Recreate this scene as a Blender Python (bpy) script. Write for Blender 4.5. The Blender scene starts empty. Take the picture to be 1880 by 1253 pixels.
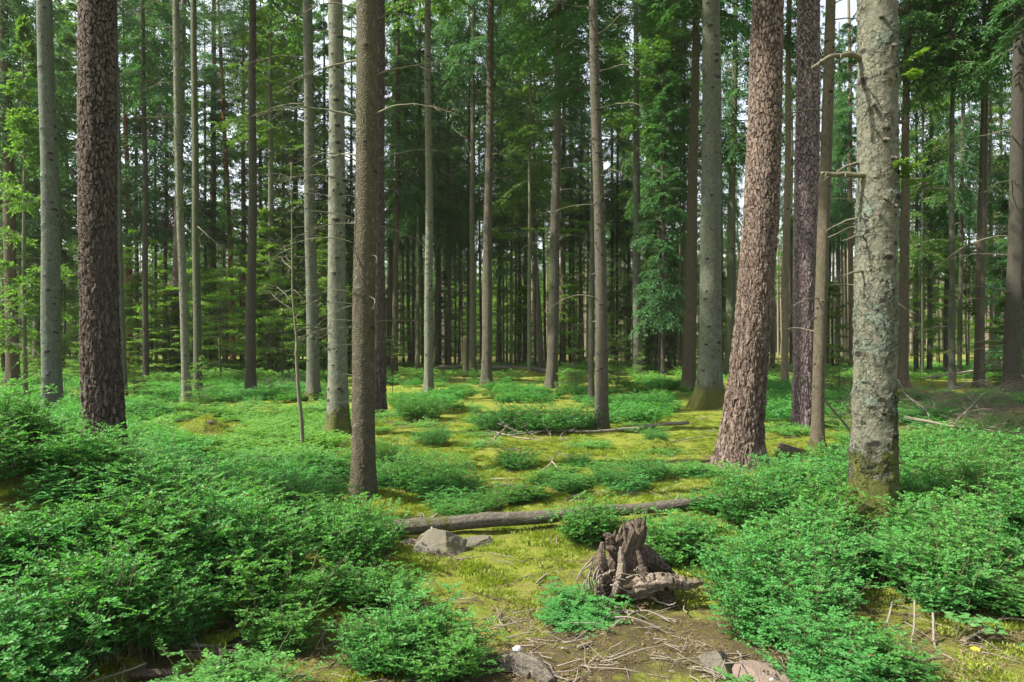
import bpy, math, random
import numpy as np
from mathutils import Vector

SEED = 7
rnd = random.Random(SEED)
RNG = np.random.default_rng(SEED)
SC = bpy.context.scene
COL = SC.collection
F, CX, CY, CAMZ = 1253.0, 940.0, 626.5, 1.64        # focal length and centre of the 1880 x 1253 frame, eye height in metres

# ------------------------------------------------------------------ numpy helpers
def _hash(i, j, k):
    n = (i * 374761393 + j * 668265263 + k * 2147483647) & 0xFFFFFFFF
    n = ((n ^ (n >> 13)) * 1274126177) & 0xFFFFFFFF
    n = n ^ (n >> 16)
    return (n & 0xFFFF) / 65535.0

def vnoise(x, y, z=None):
    """value noise in 0..1"""
    x = np.asarray(x, float); y = np.asarray(y, float)
    z = np.zeros_like(x) if z is None else np.asarray(z, float)
    xi, yi, zi = np.floor(x).astype(np.int64), np.floor(y).astype(np.int64), np.floor(z).astype(np.int64)
    fx, fy, fz = x - xi, y - yi, z - zi
    fx, fy, fz = fx*fx*(3-2*fx), fy*fy*(3-2*fy), fz*fz*(3-2*fz)
    r = 0
    for a in (0, 1):
        for b in (0, 1):
            for c in (0, 1):
                w = (fx if a else 1-fx) * (fy if b else 1-fy) * (fz if c else 1-fz)
                r = r + w * _hash(xi + a, yi + b, zi + c)
    return r

def fbm(x, y, z=None, o=4):
    r, a, s = 0, 0.5, 0
    z = np.zeros_like(np.asarray(x, float)) if z is None else z
    for i in range(o):
        r = r + a * vnoise(x * 2**i + 17*i, y * 2**i - 9*i, z * 2**i + 5*i); s += a; a *= .5
    return r / s

def norm(v):
    return v / np.maximum(np.linalg.norm(v, axis=-1, keepdims=True), 1e-9)

def terrain(x, y):
    x = np.asarray(x, float); y = np.asarray(y, float)
    z = 0.10 * (fbm(x*.35+3, y*.35) - .5) + 0.05 * (fbm(x*1.3, y*1.3+7) - .5)
    z = z + 0.92 * np.exp(-((x + 3.45)/1.30)**2 - ((y - 4.4)/1.20)**2)          # bank at the left
    z = z + 0.20 * np.exp(-((x - 5.2)/1.9)**2 - ((y - 6.3)/1.3)**2)           # low swell at the right
    z = z + 0.10 * np.exp(-((x - 2.0)/1.0)**2 - ((y - 6.0)/.8)**2)
    r = np.hypot(x, y)
    z = z + 0.5 * (fbm(x*.05, y*.05+2, o=2) - .5) * np.clip((r-14)/40, 0, 1)
    return z

def ground_at(px, py):
    """point of the ground seen at a pixel of the 1880 frame"""
    d = F * CAMZ / max(py - CY, 4)
    for _ in range(25):
        x = (px - CX) / F * d
        d2 = F * (CAMZ - float(terrain(x, d))) / max(py - CY, 4)
        d = .6*d + .4*min(max(d2, .5), 140)
    x = (px - CX) / F * d
    return x, d, float(terrain(x, d))

class MB:
    """collects vertices, faces and a per-vertex tint"""
    def __init__(s): s.v, s.f3, s.f4, s.a, s.n = [], [], [], {}, 0
    def add(s, V, quads=None, tris=None, **at):
        V = np.asarray(V, float).reshape(-1, 3)
        if quads is not None and len(quads): s.f4.append(np.asarray(quads, np.int64) + s.n)
        if tris is not None and len(tris): s.f3.append(np.asarray(tris, np.int64) + s.n)
        for k in set(list(s.a) + list(at)):
            if k not in s.a: s.a[k] = [np.zeros(s.n)]
            w = at.get(k, 0.0)
            s.a[k].append(np.broadcast_to(np.asarray(w, float), (len(V),)).copy())
        s.v.append(V); s.n += len(V)
    def tube(s, P, R, seg=6, cap=True, noise=0., seed=0., ridge=0., rk=7, **at):
        P = np.asarray(P, float); R = np.broadcast_to(np.asarray(R, float), (len(P),))
        T = norm(np.gradient(P, axis=0))
        ref = np.array([0, 0, 1.]) if abs(T[:, 2]).mean() < .8 else np.array([1., 0, 0])
        A = norm(np.cross(T, ref)); B = np.cross(T, A)
        th = np.linspace(0, 2*np.pi, seg, endpoint=False)
        rr = R[:, None] * np.ones(seg)
        if ridge:
            uu_ = np.linspace(0, 1, len(P))[:, None]
            rr = rr*(1 + ridge*np.sin(th[None, :]*rk + uu_*5 + seed) + ridge*.7*np.sin(th[None, :]*(rk*2+1) - uu_*7) + ridge*1.2*(fbm(np.cos(th)[None, :]*3 + uu_*2, np.sin(th)[None, :]*3 + seed, uu_*6, o=3)-.5))
        if noise:
            q = P[:, None, :] + R[:, None, None]*1.2*(np.cos(th)[None, :, None]*A[:, None, :] + np.sin(th)[None, :, None]*B[:, None, :])
            sc = .8/max(R.max(), 1e-3)
            rr = rr * (1 + noise*2*(fbm(q[..., 0]*sc+seed, q[..., 1]*sc, q[..., 2]*sc, o=3)-.5))
        V = P[:, None, :] + rr[..., None] * (np.cos(th)[None, :, None]*A[:, None, :] + np.sin(th)[None, :, None]*B[:, None, :])
        n = len(P)
        i, j = np.meshgrid(np.arange(n-1), np.arange(seg), indexing='ij')
        j2 = (j+1) % seg
        Q = np.stack([i*seg+j, i*seg+j2, (i+1)*seg+j2, (i+1)*seg+j], -1).reshape(-1, 4)
        V = V.reshape(-1, 3); tris = None
        if at.get('grain') is True:
            gr = np.tile(np.abs(th-np.pi)*R.max()*2.2, n); at['grain'] = np.concatenate([gr, [.1, .1]]) if cap else gr
        if cap:
            V = np.vstack([V, P[:1], P[-1:]])
            k = np.arange(seg); k2 = (k+1) % seg
            tris = np.vstack([np.stack([k2, k, np.full(seg, n*seg)], -1), np.stack([k+(n-1)*seg, k2+(n-1)*seg, np.full(seg, n*seg+1)], -1)])
        s.add(V, Q, tris, **at)
    def leaves(s, P, D, N, L, W, fold=.12, wide=.45, **at):
        """one four-cornered leaf per row"""
        P = np.asarray(P, float); m = len(P)
        D = norm(np.asarray(D, float)); S = norm(np.cross(D, N)); N = np.cross(S, D)
        L = np.broadcast_to(L, (m,))[:, None]; W = np.broadcast_to(W, (m,))[:, None]
        mid = P + D*L*wide + N*W*fold
        V = np.stack([P, mid + S*W/2, P + D*L, mid - S*W/2], 1).reshape(-1, 3)
        Q = np.arange(4*m).reshape(m, 4)
        at = {k: (np.repeat(np.broadcast_to(w, (m,)), 4)) for k, w in at.items()}
        s.add(V, Q, None, **at)
    def mesh(s, name, mats, smooth=True):
        me = bpy.data.meshes.new(name)
        V = np.vstack(s.v)
        f3 = np.vstack(s.f3) if s.f3 else np.zeros((0, 3), np.int64)
        f4 = np.vstack(s.f4) if s.f4 else np.zeros((0, 4), np.int64)
        me.vertices.add(len(V)); me.vertices.foreach_set('co', V.astype(np.float32).ravel())
        nl = f3.size + f4.size
        me.loops.add(nl); me.loops.foreach_set('vertex_index', np.concatenate([f3.ravel(), f4.ravel()]).astype(np.int32))
        me.polygons.add(len(f3) + len(f4))
        st = np.concatenate([np.arange(len(f3))*3, f3.size + np.arange(len(f4))*4]).astype(np.int32)
        me.polygons.foreach_set('loop_start', st)
        me.update(calc_edges=True)
        for k, l in s.a.items():
            at = me.attributes.new(k, 'FLOAT', 'POINT'); at.data.foreach_set('value', np.concatenate(l).astype(np.float32))
        me.polygons.foreach_set('use_smooth', np.full(len(me.polygons), smooth))
        for m in (mats if isinstance(mats, (list, tuple)) else [mats]): me.materials.append(m)
        return me

def link(name, data, parent=None, loc=None, color=None):
    o = bpy.data.objects.new(name, data); COL.objects.link(o)
    if parent is not None: o.parent = parent
    if loc is not None: o.location = loc
    if color is not None: o.color = (*color, 1)
    return o

def tag(o, label=None, cat=None, group=None, kind=None):
    if label: o['label'] = label
    if cat: o['category'] = cat
    if group: o['group'] = group
    if kind: o['kind'] = kind
    return o

def thing(name, loc, label, cat, group=None):
    o = link(name, None, None, loc); o.empty_display_size = .2
    return tag(o, label, cat, group)

# ------------------------------------------------------------------ materials
class NT:
    def __init__(s, name):
        s.m = bpy.data.materials.new(name); s.m.use_nodes = True
        s.t = s.m.node_tree; s.t.nodes.clear()
        s.out = s.n('ShaderNodeOutputMaterial')
    def n(s, typ, ins=None, **kw):
        nd = s.t.nodes.new(typ)
        for k, v in kw.items(): setattr(nd, k, v)
        for k, v in (ins or {}).items():
            if hasattr(v, 'bl_idname') or isinstance(v, bpy.types.NodeSocket): s.t.links.new(v, nd.inputs[k])
            else: nd.inputs[k].default_value = v
        return nd
    def attr(s, name): return s.n('ShaderNodeAttribute', attribute_name=name).outputs['Fac']
    def coords(s, sc=(1, 1, 1), obj=True):
        c = s.n('ShaderNodeTexCoord').outputs['Object'] if obj else s.n('ShaderNodeNewGeometry').outputs['Position']
        return s.n('ShaderNodeMapping', {'Vector': c, 'Scale': sc}).outputs[0]
    def noise(s, v, scale, detail=5, rough=.55, dist=0):
        return s.n('ShaderNodeTexNoise', {'Vector': v, 'Scale': scale, 'Detail': detail, 'Roughness': rough, 'Distortion': dist}).outputs[0]
    def ramp(s, fac, stops):
        r = s.n('ShaderNodeValToRGB', {'Fac': fac}); e = r.color_ramp.elements
        while len(e) < len(stops): e.new(.5)
        for i, (p, c) in enumerate(stops):
            e[i].position = p; e[i].color = (*c, 1) if not isinstance(c, (int, float)) else (c, c, c, 1)
        return r.outputs[0]
    def mix(s, fac, a, b, mode='MIX'):
        nd = s.n('ShaderNodeMix', data_type='RGBA', blend_type=mode)
        for i, v in ((0, fac), (6, a), (7, b)):
            if isinstance(v, bpy.types.NodeSocket): s.t.links.new(v, nd.inputs[i])
            elif isinstance(v, (int, float)): nd.inputs[i].default_value = v if i == 0 else (v, v, v, 1)
            else: nd.inputs[i].default_value = (*v, 1)
        return nd.outputs[2]
    def math(s, op, a, b=0., c=None):
        nd = s.n('ShaderNodeMath', operation=op)
        for i, v in enumerate((a, b) if c is None else (a, b, c)):
            if isinstance(v, bpy.types.NodeSocket): s.t.links.new(v, nd.inputs[i])
            else: nd.inputs[i].default_value = v
        return nd.outputs[0]
    def smooth(s, v, a, b):
        return s.n('ShaderNodeMapRange', {'Value': v, 'From Min': a, 'From Max': b}, interpolation_type='SMOOTHSTEP').outputs[0]
    def finish(s, color, rough=.85, height=None, dist=.02, bump=1., disp=None, spec=.25):
        p = s.n('ShaderNodeBsdfPrincipled', {'Base Color': color, 'Roughness': rough, 'Specular IOR Level': spec})
        if height is not None:
            b = s.n('ShaderNodeBump', {'Height': height, 'Distance': dist, 'Strength': bump}); s.t.links.new(b.outputs[0], p.inputs['Normal'])
        s.t.links.new(p.outputs[0], s.out.inputs['Surface'])
        if disp is not None:
            d = s.n('ShaderNodeDisplacement', {'Height': disp[0], 'Scale': disp[1], 'Midlevel': disp[2]})
            s.t.links.new(d.outputs[0], s.out.inputs['Displacement']); s.m.displacement_method = 'BOTH'
        return s.m

MOSS_A, MOSS_B = (.030, .036, .008), (.092, .100, .020)

def add_moss(n, col, k=1.0):
    v = n.coords((1, 1, 1))
    mz = n.math('ADD', n.attr('moss'), n.math('MULTIPLY', n.math('SUBTRACT', n.noise(v, 5, 7, .75), .5), 2.2))
    f = n.smooth(mz, .38, .62)
    mc = n.mix(n.noise(v, 34, 4, .7), MOSS_A, MOSS_B)
    return n.mix(n.math('MULTIPLY', f, k), col, mc), f

def bark_pine():
    n = NT('pine_bark')
    up = n.attr('up')
    def warped(sc, k, ws):
        wv = n.n('ShaderNodeTexNoise', {'Vector': n.coords((1, 1, .5)), 'Scale': ws, 'Detail': 3., 'Roughness': .6}).outputs['Color']
        return n.n('ShaderNodeVectorMath', {0: n.coords(sc), 1: wv, 2: (k, k, k)}, operation='MULTIPLY_ADD') if False else n.n('ShaderNodeVectorMath', {0: n.coords(sc), 1: n.n('ShaderNodeVectorMath', {0: wv, 3: k}, operation='SCALE').outputs[0]}, operation='ADD').outputs[0]
    fine0 = n.noise(n.coords((1, 1, .4)), 30, 5, .65)
    jit = n.math('MULTIPLY', n.math('SUBTRACT', fine0, .5), .12)
    off2 = warped((1, 1, .42), .12, 9)
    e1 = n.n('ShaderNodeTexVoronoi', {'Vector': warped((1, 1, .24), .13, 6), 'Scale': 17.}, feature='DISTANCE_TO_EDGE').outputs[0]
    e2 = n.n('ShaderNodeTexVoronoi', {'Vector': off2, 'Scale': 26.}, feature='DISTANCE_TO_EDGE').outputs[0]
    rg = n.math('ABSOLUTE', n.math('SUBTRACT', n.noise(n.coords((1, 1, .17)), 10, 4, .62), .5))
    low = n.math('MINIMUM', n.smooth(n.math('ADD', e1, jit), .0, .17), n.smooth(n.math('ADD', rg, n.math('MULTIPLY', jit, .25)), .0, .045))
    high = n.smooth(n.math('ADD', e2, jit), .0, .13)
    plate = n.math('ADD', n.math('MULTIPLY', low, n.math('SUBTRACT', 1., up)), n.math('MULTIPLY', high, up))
    cellc = n.n('ShaderNodeTexVoronoi', {'Vector': off2, 'Scale': 26.}).outputs['Color']
    cv = n.n('ShaderNodeSeparateColor', {0: cellc}).outputs[0]
    fine = n.noise(n.coords((1, 1, .3)), 60, 6, .7)
    oc = n.n('ShaderNodeObjectInfo').outputs['Color']
    base = n.mix(1., n.mix(n.math('ADD', n.math('MULTIPLY', cv, .55), n.math('MULTIPLY', fine, .45)), (.55, .55, .58), (1.3, 1.25, 1.2)), oc, 'MULTIPLY')
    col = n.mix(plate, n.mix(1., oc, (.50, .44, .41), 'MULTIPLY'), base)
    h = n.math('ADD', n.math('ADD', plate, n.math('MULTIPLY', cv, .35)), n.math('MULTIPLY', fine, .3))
    col, f = add_moss(n, col, .8)
    return n.finish(col, .9, fine, .012, .9, (h, .030, 1.2))

def bark_fir():
    n = NT('fir_bark')
    v = n.coords((1, 1, 1)); oc = n.n('ShaderNodeObjectInfo').outputs['Color']
    fine = n.noise(n.coords((1, 1, .6)), 45, 6, .7)
    big = n.noise(v, 3.2, 5, .6)
    lent = n.noise(n.coords((1, 1, 6.)), 11, 4, .6, .4)
    wv = n.noise(v, 13, 3, .5)
    off = n.n('ShaderNodeVectorMath', {0: n.coords((1, 1, 1.25)), 1: n.n('ShaderNodeCombineXYZ', {0: n.math('MULTIPLY', wv, .14), 1: n.math('MULTIPLY', wv, .1), 2: n.math('MULTIPLY', wv, .12)}).outputs[0]}, operation='ADD').outputs[0]
    e = n.n('ShaderNodeTexVoronoi', {'Vector': off, 'Scale': 21.}, feature='DISTANCE_TO_EDGE').outputs[0]
    flk = n.n('ShaderNodeSeparateColor', {0: n.n('ShaderNodeTexVoronoi', {'Vector': off, 'Scale': 21.}).outputs['Color']}).outputs[0]
    crackmask = n.math('MULTIPLY', n.math('MULTIPLY', n.smooth(big, .38, .58), n.smooth(n.noise(v, 15, 3, .6), .42, .56)), n.attr('crack'))
    crack = n.math('MULTIPLY', n.math('SUBTRACT', 1., n.smooth(n.math('ADD', e, n.math('MULTIPLY', n.math('SUBTRACT', fine, .5), .09)), 0., .05)), crackmask)
    mott = n.smooth(n.noise(n.coords((1, 1, .7)), 20, 6, .8), .30, .70)
    base = n.mix(n.math('ADD', n.math('MULTIPLY', mott, .7), n.math('MULTIPLY', big, .3)), n.mix(1., oc, (.42, .43, .40), 'MULTIPLY'), n.mix(1., oc, (1.6, 1.6, 1.55), 'MULTIPLY'))
    stain = n.smooth(n.noise(n.coords((1, 1, .18)), 6.5, 5, .65), .48, .72)
    base = n.mix(n.math('MULTIPLY', stain, .5), base, n.mix(1., oc, (.52, .55, .44), 'MULTIPLY'))
    spot = n.smooth(n.noise(n.coords((1, 1, 1.6)), 30, 3, .6), .60, .68)
    base = n.mix(n.math('MULTIPLY', spot, .45), base, n.mix(1., oc, (1.7, 1.75, 1.7), 'MULTIPLY'))
    dash = n.smooth(n.noise(n.coords((1, 1, 4.5)), 24, 2, .5), .66, .71)
    base = n.mix(n.math('MULTIPLY', dash, .6), base, n.mix(1., oc, (.30, .29, .26), 'MULTIPLY'))
    base = n.mix(n.math('MULTIPLY', n.smooth(lent, .60, .70), .6), base, n.mix(1., oc, (.35, .33, .3), 'MULTIPLY'))
    lich = n.smooth(n.math('ADD', n.noise(v, 3.1, 9, .74), n.math('MULTIPLY', n.attr('lichen'), .2)), .57, .64)
    base = n.mix(n.math('MULTIPLY', lich, .6), base, n.mix(fine, (.050, .075, .055), (.15, .195, .155)))
    base = n.mix(n.math('MULTIPLY', crack, .5), base, n.mix(1., oc, (.3, .28, .26), 'MULTIPLY'))
    base = n.mix(n.smooth(n.attr('knot'), .25, .7), base, (.022, .018, .014))
    col, f = add_moss(n, base)
    h = n.math('SUBTRACT', n.math('ADD', n.math('MULTIPLY', fine, .45), n.math('MULTIPLY', lich, .25)), n.math('MULTIPLY', crack, .9))
    h = n.math('ADD', h, n.math('ADD', n.math('MULTIPLY', f, .6), n.math('MULTIPLY', n.math('MULTIPLY', flk, n.smooth(big, .38, .58)), n.math('MULTIPLY', n.attr('crack'), 1.0))))
    return n.finish(col, .9, h, .014, .9, (h, .015, .9))

def bark_spruce():
    n = NT('spruce_bark')
    v = n.coords((1, 1, .7)); oc = n.n('ShaderNodeObjectInfo').outputs['Color']
    fine = n.noise(v, 70, 6, .7)
    e = n.n('ShaderNodeTexVoronoi', {'Vector': n.coords((1, 1, .8)), 'Scale': 58., 'Randomness': 1.}, feature='DISTANCE_TO_EDGE').outputs[0]
    big = n.noise(n.coords((1, 1, .5)), 4, 5, .6)
    sc = n.smooth(e, 0., .25)
    mott = n.smooth(n.noise(n.coords((1, 1, .6)), 22, 6, .8), .30, .70)
    base = n.mix(n.math('ADD', n.math('MULTIPLY', mott, .6), n.math('MULTIPLY', big, .4)), n.mix(1., oc, (.42, .42, .42), 'MULTIPLY'), n.mix(1., oc, (1.65, 1.6, 1.55), 'MULTIPLY'))
    base = n.mix(n.math('MULTIPLY', n.math('SUBTRACT', 1., sc), .45), base, n.mix(1., oc, (.4, .36, .33), 'MULTIPLY'))
    lich = n.smooth(n.math('ADD', n.noise(n.coords((1, 1, 1)), 17, 5, .7), n.math('MULTIPLY', n.attr('lichen'), .2)), .66, .74)
    base = n.mix(n.math('MULTIPLY', lich, .7), base, (.17, .22, .18))
    alg = n.smooth(n.noise(n.coords((1, 1, .25)), 5, 5, .65), .46, .70)
    ring = n.smooth(n.noise(n.coords((.6, .6, 5.)), 9, 3, .6), .60, .72)
    base = n.mix(n.math('MULTIPLY', ring, .4), base, n.mix(1., oc, (.42, .40, .36), 'MULTIPLY'))
    base = n.mix(n.math('MULTIPLY', alg, .5), base, (.05, .065, .025))
    base = n.mix(n.smooth(n.attr('knot'), .25, .7), base, (.022, .017, .013))
    col, f = add_moss(n, base)
    h = n.math('ADD', n.math('ADD', n.math('MULTIPLY', sc, .5), n.math('MULTIPLY', fine, .5)), n.math('MULTIPLY', f, .8))
    return n.finish(col, .9, h, .010, .9, (h, .006, .8))

def foliage(name, dark, light, hue2, trans=.35, rough=.6, spec=.2):
    n = NT(name)
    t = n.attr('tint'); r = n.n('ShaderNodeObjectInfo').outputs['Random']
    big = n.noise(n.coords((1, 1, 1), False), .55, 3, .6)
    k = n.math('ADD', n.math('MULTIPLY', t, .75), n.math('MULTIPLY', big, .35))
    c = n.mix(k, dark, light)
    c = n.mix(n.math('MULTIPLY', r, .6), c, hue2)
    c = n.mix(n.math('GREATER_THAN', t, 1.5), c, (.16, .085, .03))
    p = n.n('ShaderNodeBsdfPrincipled', {'Base Color': c, 'Roughness': rough, 'Specular IOR Level': spec})
    tr = n.n('ShaderNodeBsdfTranslucent', {'Color': n.mix(1., c, (1.5, 1.7, .75), 'MULTIPLY')})
    m = n.n('ShaderNodeMixShader', {0: trans, 1: p.outputs[0], 2: tr.outputs[0]})
    n.t.links.new(m.outputs[0], n.out.inputs['Surface'])
    return n.m

def simple(name, a, b, scale=20, bump=.006, stretch=(1, 1, 1), rough=.88, obj=True):
    n = NT(name); v = n.coords(stretch, obj)
    f = n.noise(v, scale, 7, .68)
    return n.finish(n.mix(f, a, b), rough, f, bump, 1.)

def wood_mat(name, dark, mid, light, sc=9.):
    n = NT(name)
    g = n.noise(n.coords((1, 1, 1)), sc*.5, 3, .5)
    s_ = n.attr('grain')
    v = n.n('ShaderNodeCombineXYZ', {0: n.math('MULTIPLY', s_, 1.), 1: n.math('MULTIPLY', g, 2.2), 2: 0.}).outputs[0]
    st = n.noise(v, 14, 6, .7)
    fine = n.noise(n.coords((1, 1, 1)), 60, 5, .7)
    f = n.math('ADD', n.math('MULTIPLY', st, .6), n.math('MULTIPLY', fine, .4))
    col = n.ramp(f, [(.3, dark), (.5, mid), (.68, light)])
    col, mf = add_moss(n, col, .9)
    return n.finish(col, .9, f, .035, 1.)

def ground_mat():
    n = NT('forest_ground')
    v = n.coords((1, 1, 1), False)
    a = n.noise(v, 1.1, 6, .62); b = n.noise(v, 6., 6, .7); c = n.noise(v, 40, 5, .75); d = n.noise(v, 140, 4, .7)
    moss = n.mix(c, (.060, .085, .012), (.275, .305, .042))
    moss = n.mix(n.smooth(b, .45, .7), moss, n.mix(d, (.08, .078, .018), (.215, .215, .045)))
    lit = n.mix(d, (.022, .017, .008), (.145, .112, .062))
    lit = n.mix(n.smooth(n.noise(v, 22, 6, .75), .45, .62), lit, n.mix(c, (.05, .055, .012), (.15, .14, .03)))
    lit = n.mix(n.smooth(c, .5, .7), lit, (.10, .07, .042))
    k = n.math('ADD', n.attr('litter'), n.math('ADD', n.math('MULTIPLY', n.math('SUBTRACT', a, .5), .9), n.math('MULTIPLY', n.math('SUBTRACT', b, .5), 1.0)))
    f = n.smooth(k, .36, .62)
    col = n.mix(f, moss, lit)
    h = n.math('ADD', n.math('MULTIPLY', c, .6), n.math('ADD', n.math('MULTIPLY', d, .4), n.math('MULTIPLY', b, 1.2)))
    return n.finish(col, .95, h, .05, 1., spec=.1)

M = dict(
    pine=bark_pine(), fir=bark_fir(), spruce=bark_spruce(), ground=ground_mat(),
    spruce_leaf=foliage('spruce_needles', (.020, .060, .020), (.070, .155, .044), (.045, .130, .056)),
    fir_leaf=foliage('fir_needles', (.026, .070, .018), (.095, .190, .040), (.100, .175, .028)),
    pine_leaf=foliage('pine_needles', (.020, .055, .026), (.070, .130, .060), (.045, .105, .060)),
    beech_leaf=foliage('beech_leaves', (.060, .15, .018), (.150, .27, .035), (.13, .24, .03), .5),
    young_leaf=foliage('young_fir_needles', (.030, .085, .018), (.125, .225, .045), (.13, .19, .035), .45),
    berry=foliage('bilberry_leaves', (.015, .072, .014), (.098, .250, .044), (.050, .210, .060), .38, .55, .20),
    berry_lit=foliage('lit_bilberry_leaves', (.050, .12, .018), (.140, .275, .055), (.095, .245, .065), .40, .55, .20),  # brighter copy of the bilberry leaves, sunlight worked into the colour
    bramble=foliage('bramble_leaves', (.04, .12, .03), (.08, .20, .05), (.07, .2, .05), .35, .5, .3),
    stem=simple('green_brown_stem', (.03, .045, .015), (.09, .08, .04), 30),
    dead=simple('dead_branch_wood', (.070, .059, .046), (.225, .195, .155), 28, .004),
    deadmoss=simple('lichened_dead_twig', (.048, .048, .028), (.175, .165, .105), 30, .004),
    pale=simple('pale_bare_twig', (.14, .12, .095), (.34, .295, .235), 30, .003),
    rock=None, log=wood_mat('log_wood', (.024, .021, .017), (.092, .080, .062), (.235, .21, .165)),
    rootpale=wood_mat('pale_root_wood', (.045, .034, .025), (.17, .135, .10), (.36, .30, .235)),
    root=wood_mat('root_wood', (.016, .012, .009), (.080, .058, .042), (.245, .20, .15)),
)
def rock_mat(name, a, b, mossk):
    n = NT(name); v = n.coords((1, 1, 1))
    f = n.noise(v, 9, 8, .7); g = n.noise(v, 70, 4, .7)
    col = n.mix(n.math('ADD', n.math('MULTIPLY', f, .7), n.math('MULTIPLY', g, .3)), a, b)
    ms = n.smooth(n.noise(v, 5, 6, .7), .62 - mossk*.2, .75)
    col = n.mix(n.math('MULTIPLY', ms, mossk), col, (.085, .092, .028))
    h = n.math('ADD', f, n.math('MULTIPLY', g, .3))
    return n.finish(col, .88, h, .02, 1.)
M['rock'] = rock_mat('grey_sandstone', (.050, .045, .034), (.150, .134, .102), .9)
M['rock_red'] = rock_mat('brown_sandstone', (.085, .062, .050), (.19, .145, .118), .35)
M['rock_dark'] = rock_mat('dark_stone', (.050, .040, .032), (.16, .125, .10), .4)
M['white'] = simple('white_stone', (.62, .62, .60), (.85, .85, .83), 25, .003)
M['yellow'] = simple('yellow_dead_leaf', (.55, .40, .02), (.75, .58, .05), 20, .001)
def moss_solid():
    n = NT('cushion_moss'); v = n.coords((1, 1, 1), False)
    a = n.noise(v, 7, 5, .65); b = n.noise(v, 60, 5, .7)
    col = n.mix(b, (.045, .060, .010), (.165, .195, .030)); col = n.mix(n.smooth(a, .5, .75), col, (.10, .085, .025))
    return n.finish(col, .95, n.math('ADD', a, n.math('MULTIPLY', b, .5)), .035, 1., spec=.08)
M['moss'] = moss_solid()
M['mossleaf'] = foliage('moss_fronds', (.075, .100, .012), (.255, .30, .042), (.17, .22, .03), .35)
M['litterleaf'] = simple('dry_needle_litter', (.060, .040, .022), (.22, .155, .095), 15, .002, obj=False)

# ------------------------------------------------------------------ foliage meshes
def conifer_crown(seed, L, R, nb, droop, flat, tuft=.17, tw=.05, twigs=13, shape=.75, top=.25, low=.85, hang=0.):
    """branches in rough whorls from z=0 to z=L, each with side twigs carrying needle tufts; returns foliage MB and wood MB"""
    g = np.random.default_rng(seed)
    fol, wood = MB(), MB()
    z0 = np.sort(g.uniform(0, 1, nb)**1.05)
    for b in range(nb):
        h = z0[b]
        prof = (top + (1-top)*(1-h)**shape) * min(1, low + h*2)
        ln = R * prof * g.uniform(.6, 1.12)
        az = g.uniform(0, 2*np.pi)
        rise = g.uniform(-.05, .30) + .45*h
        dr = droop * g.uniform(.7, 1.3) * (1-.5*h)
        s = np.linspace(0, 1, 9)
        out = np.array([np.cos(az), np.sin(az), 0]); side = np.array([-np.sin(az), np.cos(az), 0])
        wob = g.normal(0, .05)*np.sin(s*3)
        P = out*(ln*s)[:, None] + side*(ln*wob)[:, None] + np.array([0, 0, 1])*(ln*(rise*s - dr*s**2 + .25*dr*s**4))[:, None] + np.array([0, 0, h*L])
        wood.tube(P, np.linspace(.010+.009*ln, .004, 9), 3, False)
        nt = max(5, int(twigs * (.55+.45*ln/R)))
        for sd in (-1, 1, 0):
            k = nt if sd else max(3, nt//2)
            st = np.sort(g.uniform(.14, 1, k)); st[-1] = .97
            base = np.stack([np.interp(st, s, P[:, i]) for i in range(3)], 1)
            tang = norm(np.stack([np.interp(st, s, np.gradient(P[:, i])) for i in range(3)], 1))
            if sd:
                ang = np.radians(g.uniform(38, 72, k))
                d = norm(tang*np.cos(ang)[:, None] + sd*side*np.sin(ang)[:, None] + np.array([0, 0, 1])*(g.normal(-.10-hang, .16, k))[:, None])
                tl = ln*(.14 + .36*np.sin(np.pi*np.clip(st*.9+.08, 0, 1))**.8)*g.uniform(.6, 1.15, k)
            else:
                d = norm(tang + g.normal(0, .15, (k, 3)) + np.array([0, 0, -1])*np.full(k, hang*1.5)[:, None]); tl = np.full(k, .16*ln)
            mt = 5 if sd else 3
            tt = np.linspace(.12, 1, mt)[None, :]
            Q = base[:, None, :] + d[:, None, :]*(tl[:, None]*tt)[..., None] + np.array([0, 0, -1])*((.25+hang)*tl[:, None]*tt**2)[..., None]*flat
            Q = Q.reshape(-1, 3); D = np.repeat(d, mt, 0)
            for q in (-1, 1):
                m = len(Q)
                a2 = np.radians(g.uniform(18, 42, m))*q
                sdv = norm(np.cross(D, [0, 0, 1.]))
                dd = D*np.cos(a2)[:, None] + sdv*np.sin(a2)[:, None] + np.array([0, 0, 1])*g.normal(-.08-hang*.5, .22, m)[:, None]
                N = np.array([0, 0, 1.]) + g.normal(0, .35, (m, 3))
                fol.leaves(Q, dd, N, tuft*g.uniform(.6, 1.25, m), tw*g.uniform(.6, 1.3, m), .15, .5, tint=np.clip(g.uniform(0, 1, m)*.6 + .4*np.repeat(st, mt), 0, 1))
    return fol, wood

def bare_tree_crown_mesh(key, seed, leaf, barkcol=None, **kw):
    fol, wood = conifer_crown(seed, **kw)
    me = bpy.data.meshes.new(key)
    # wood of the live branches is a second material slot of the crown
    mb = MB(); mb.v, mb.f3, mb.f4, mb.n = list(fol.v), list(fol.f3), list(fol.f4), fol.n; mb.a = {k: list(v) for k, v in fol.a.items()}
    nf = sum(len(x) for x in fol.f4)
    off = mb.n; mb.v += wood.v; mb.f4 += [q + off for q in wood.f4]; mb.f3 += [q + off for q in wood.f3]; mb.n += wood.n
    mb.a['tint'].append(np.zeros(wood.n))
    me = mb.mesh(key, [leaf, M['dead']], smooth=False)
    mi = np.zeros(len(me.polygons), np.int32); mi[nf:] = 1
    me.polygons.foreach_set('material_index', mi)
    return me

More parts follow.
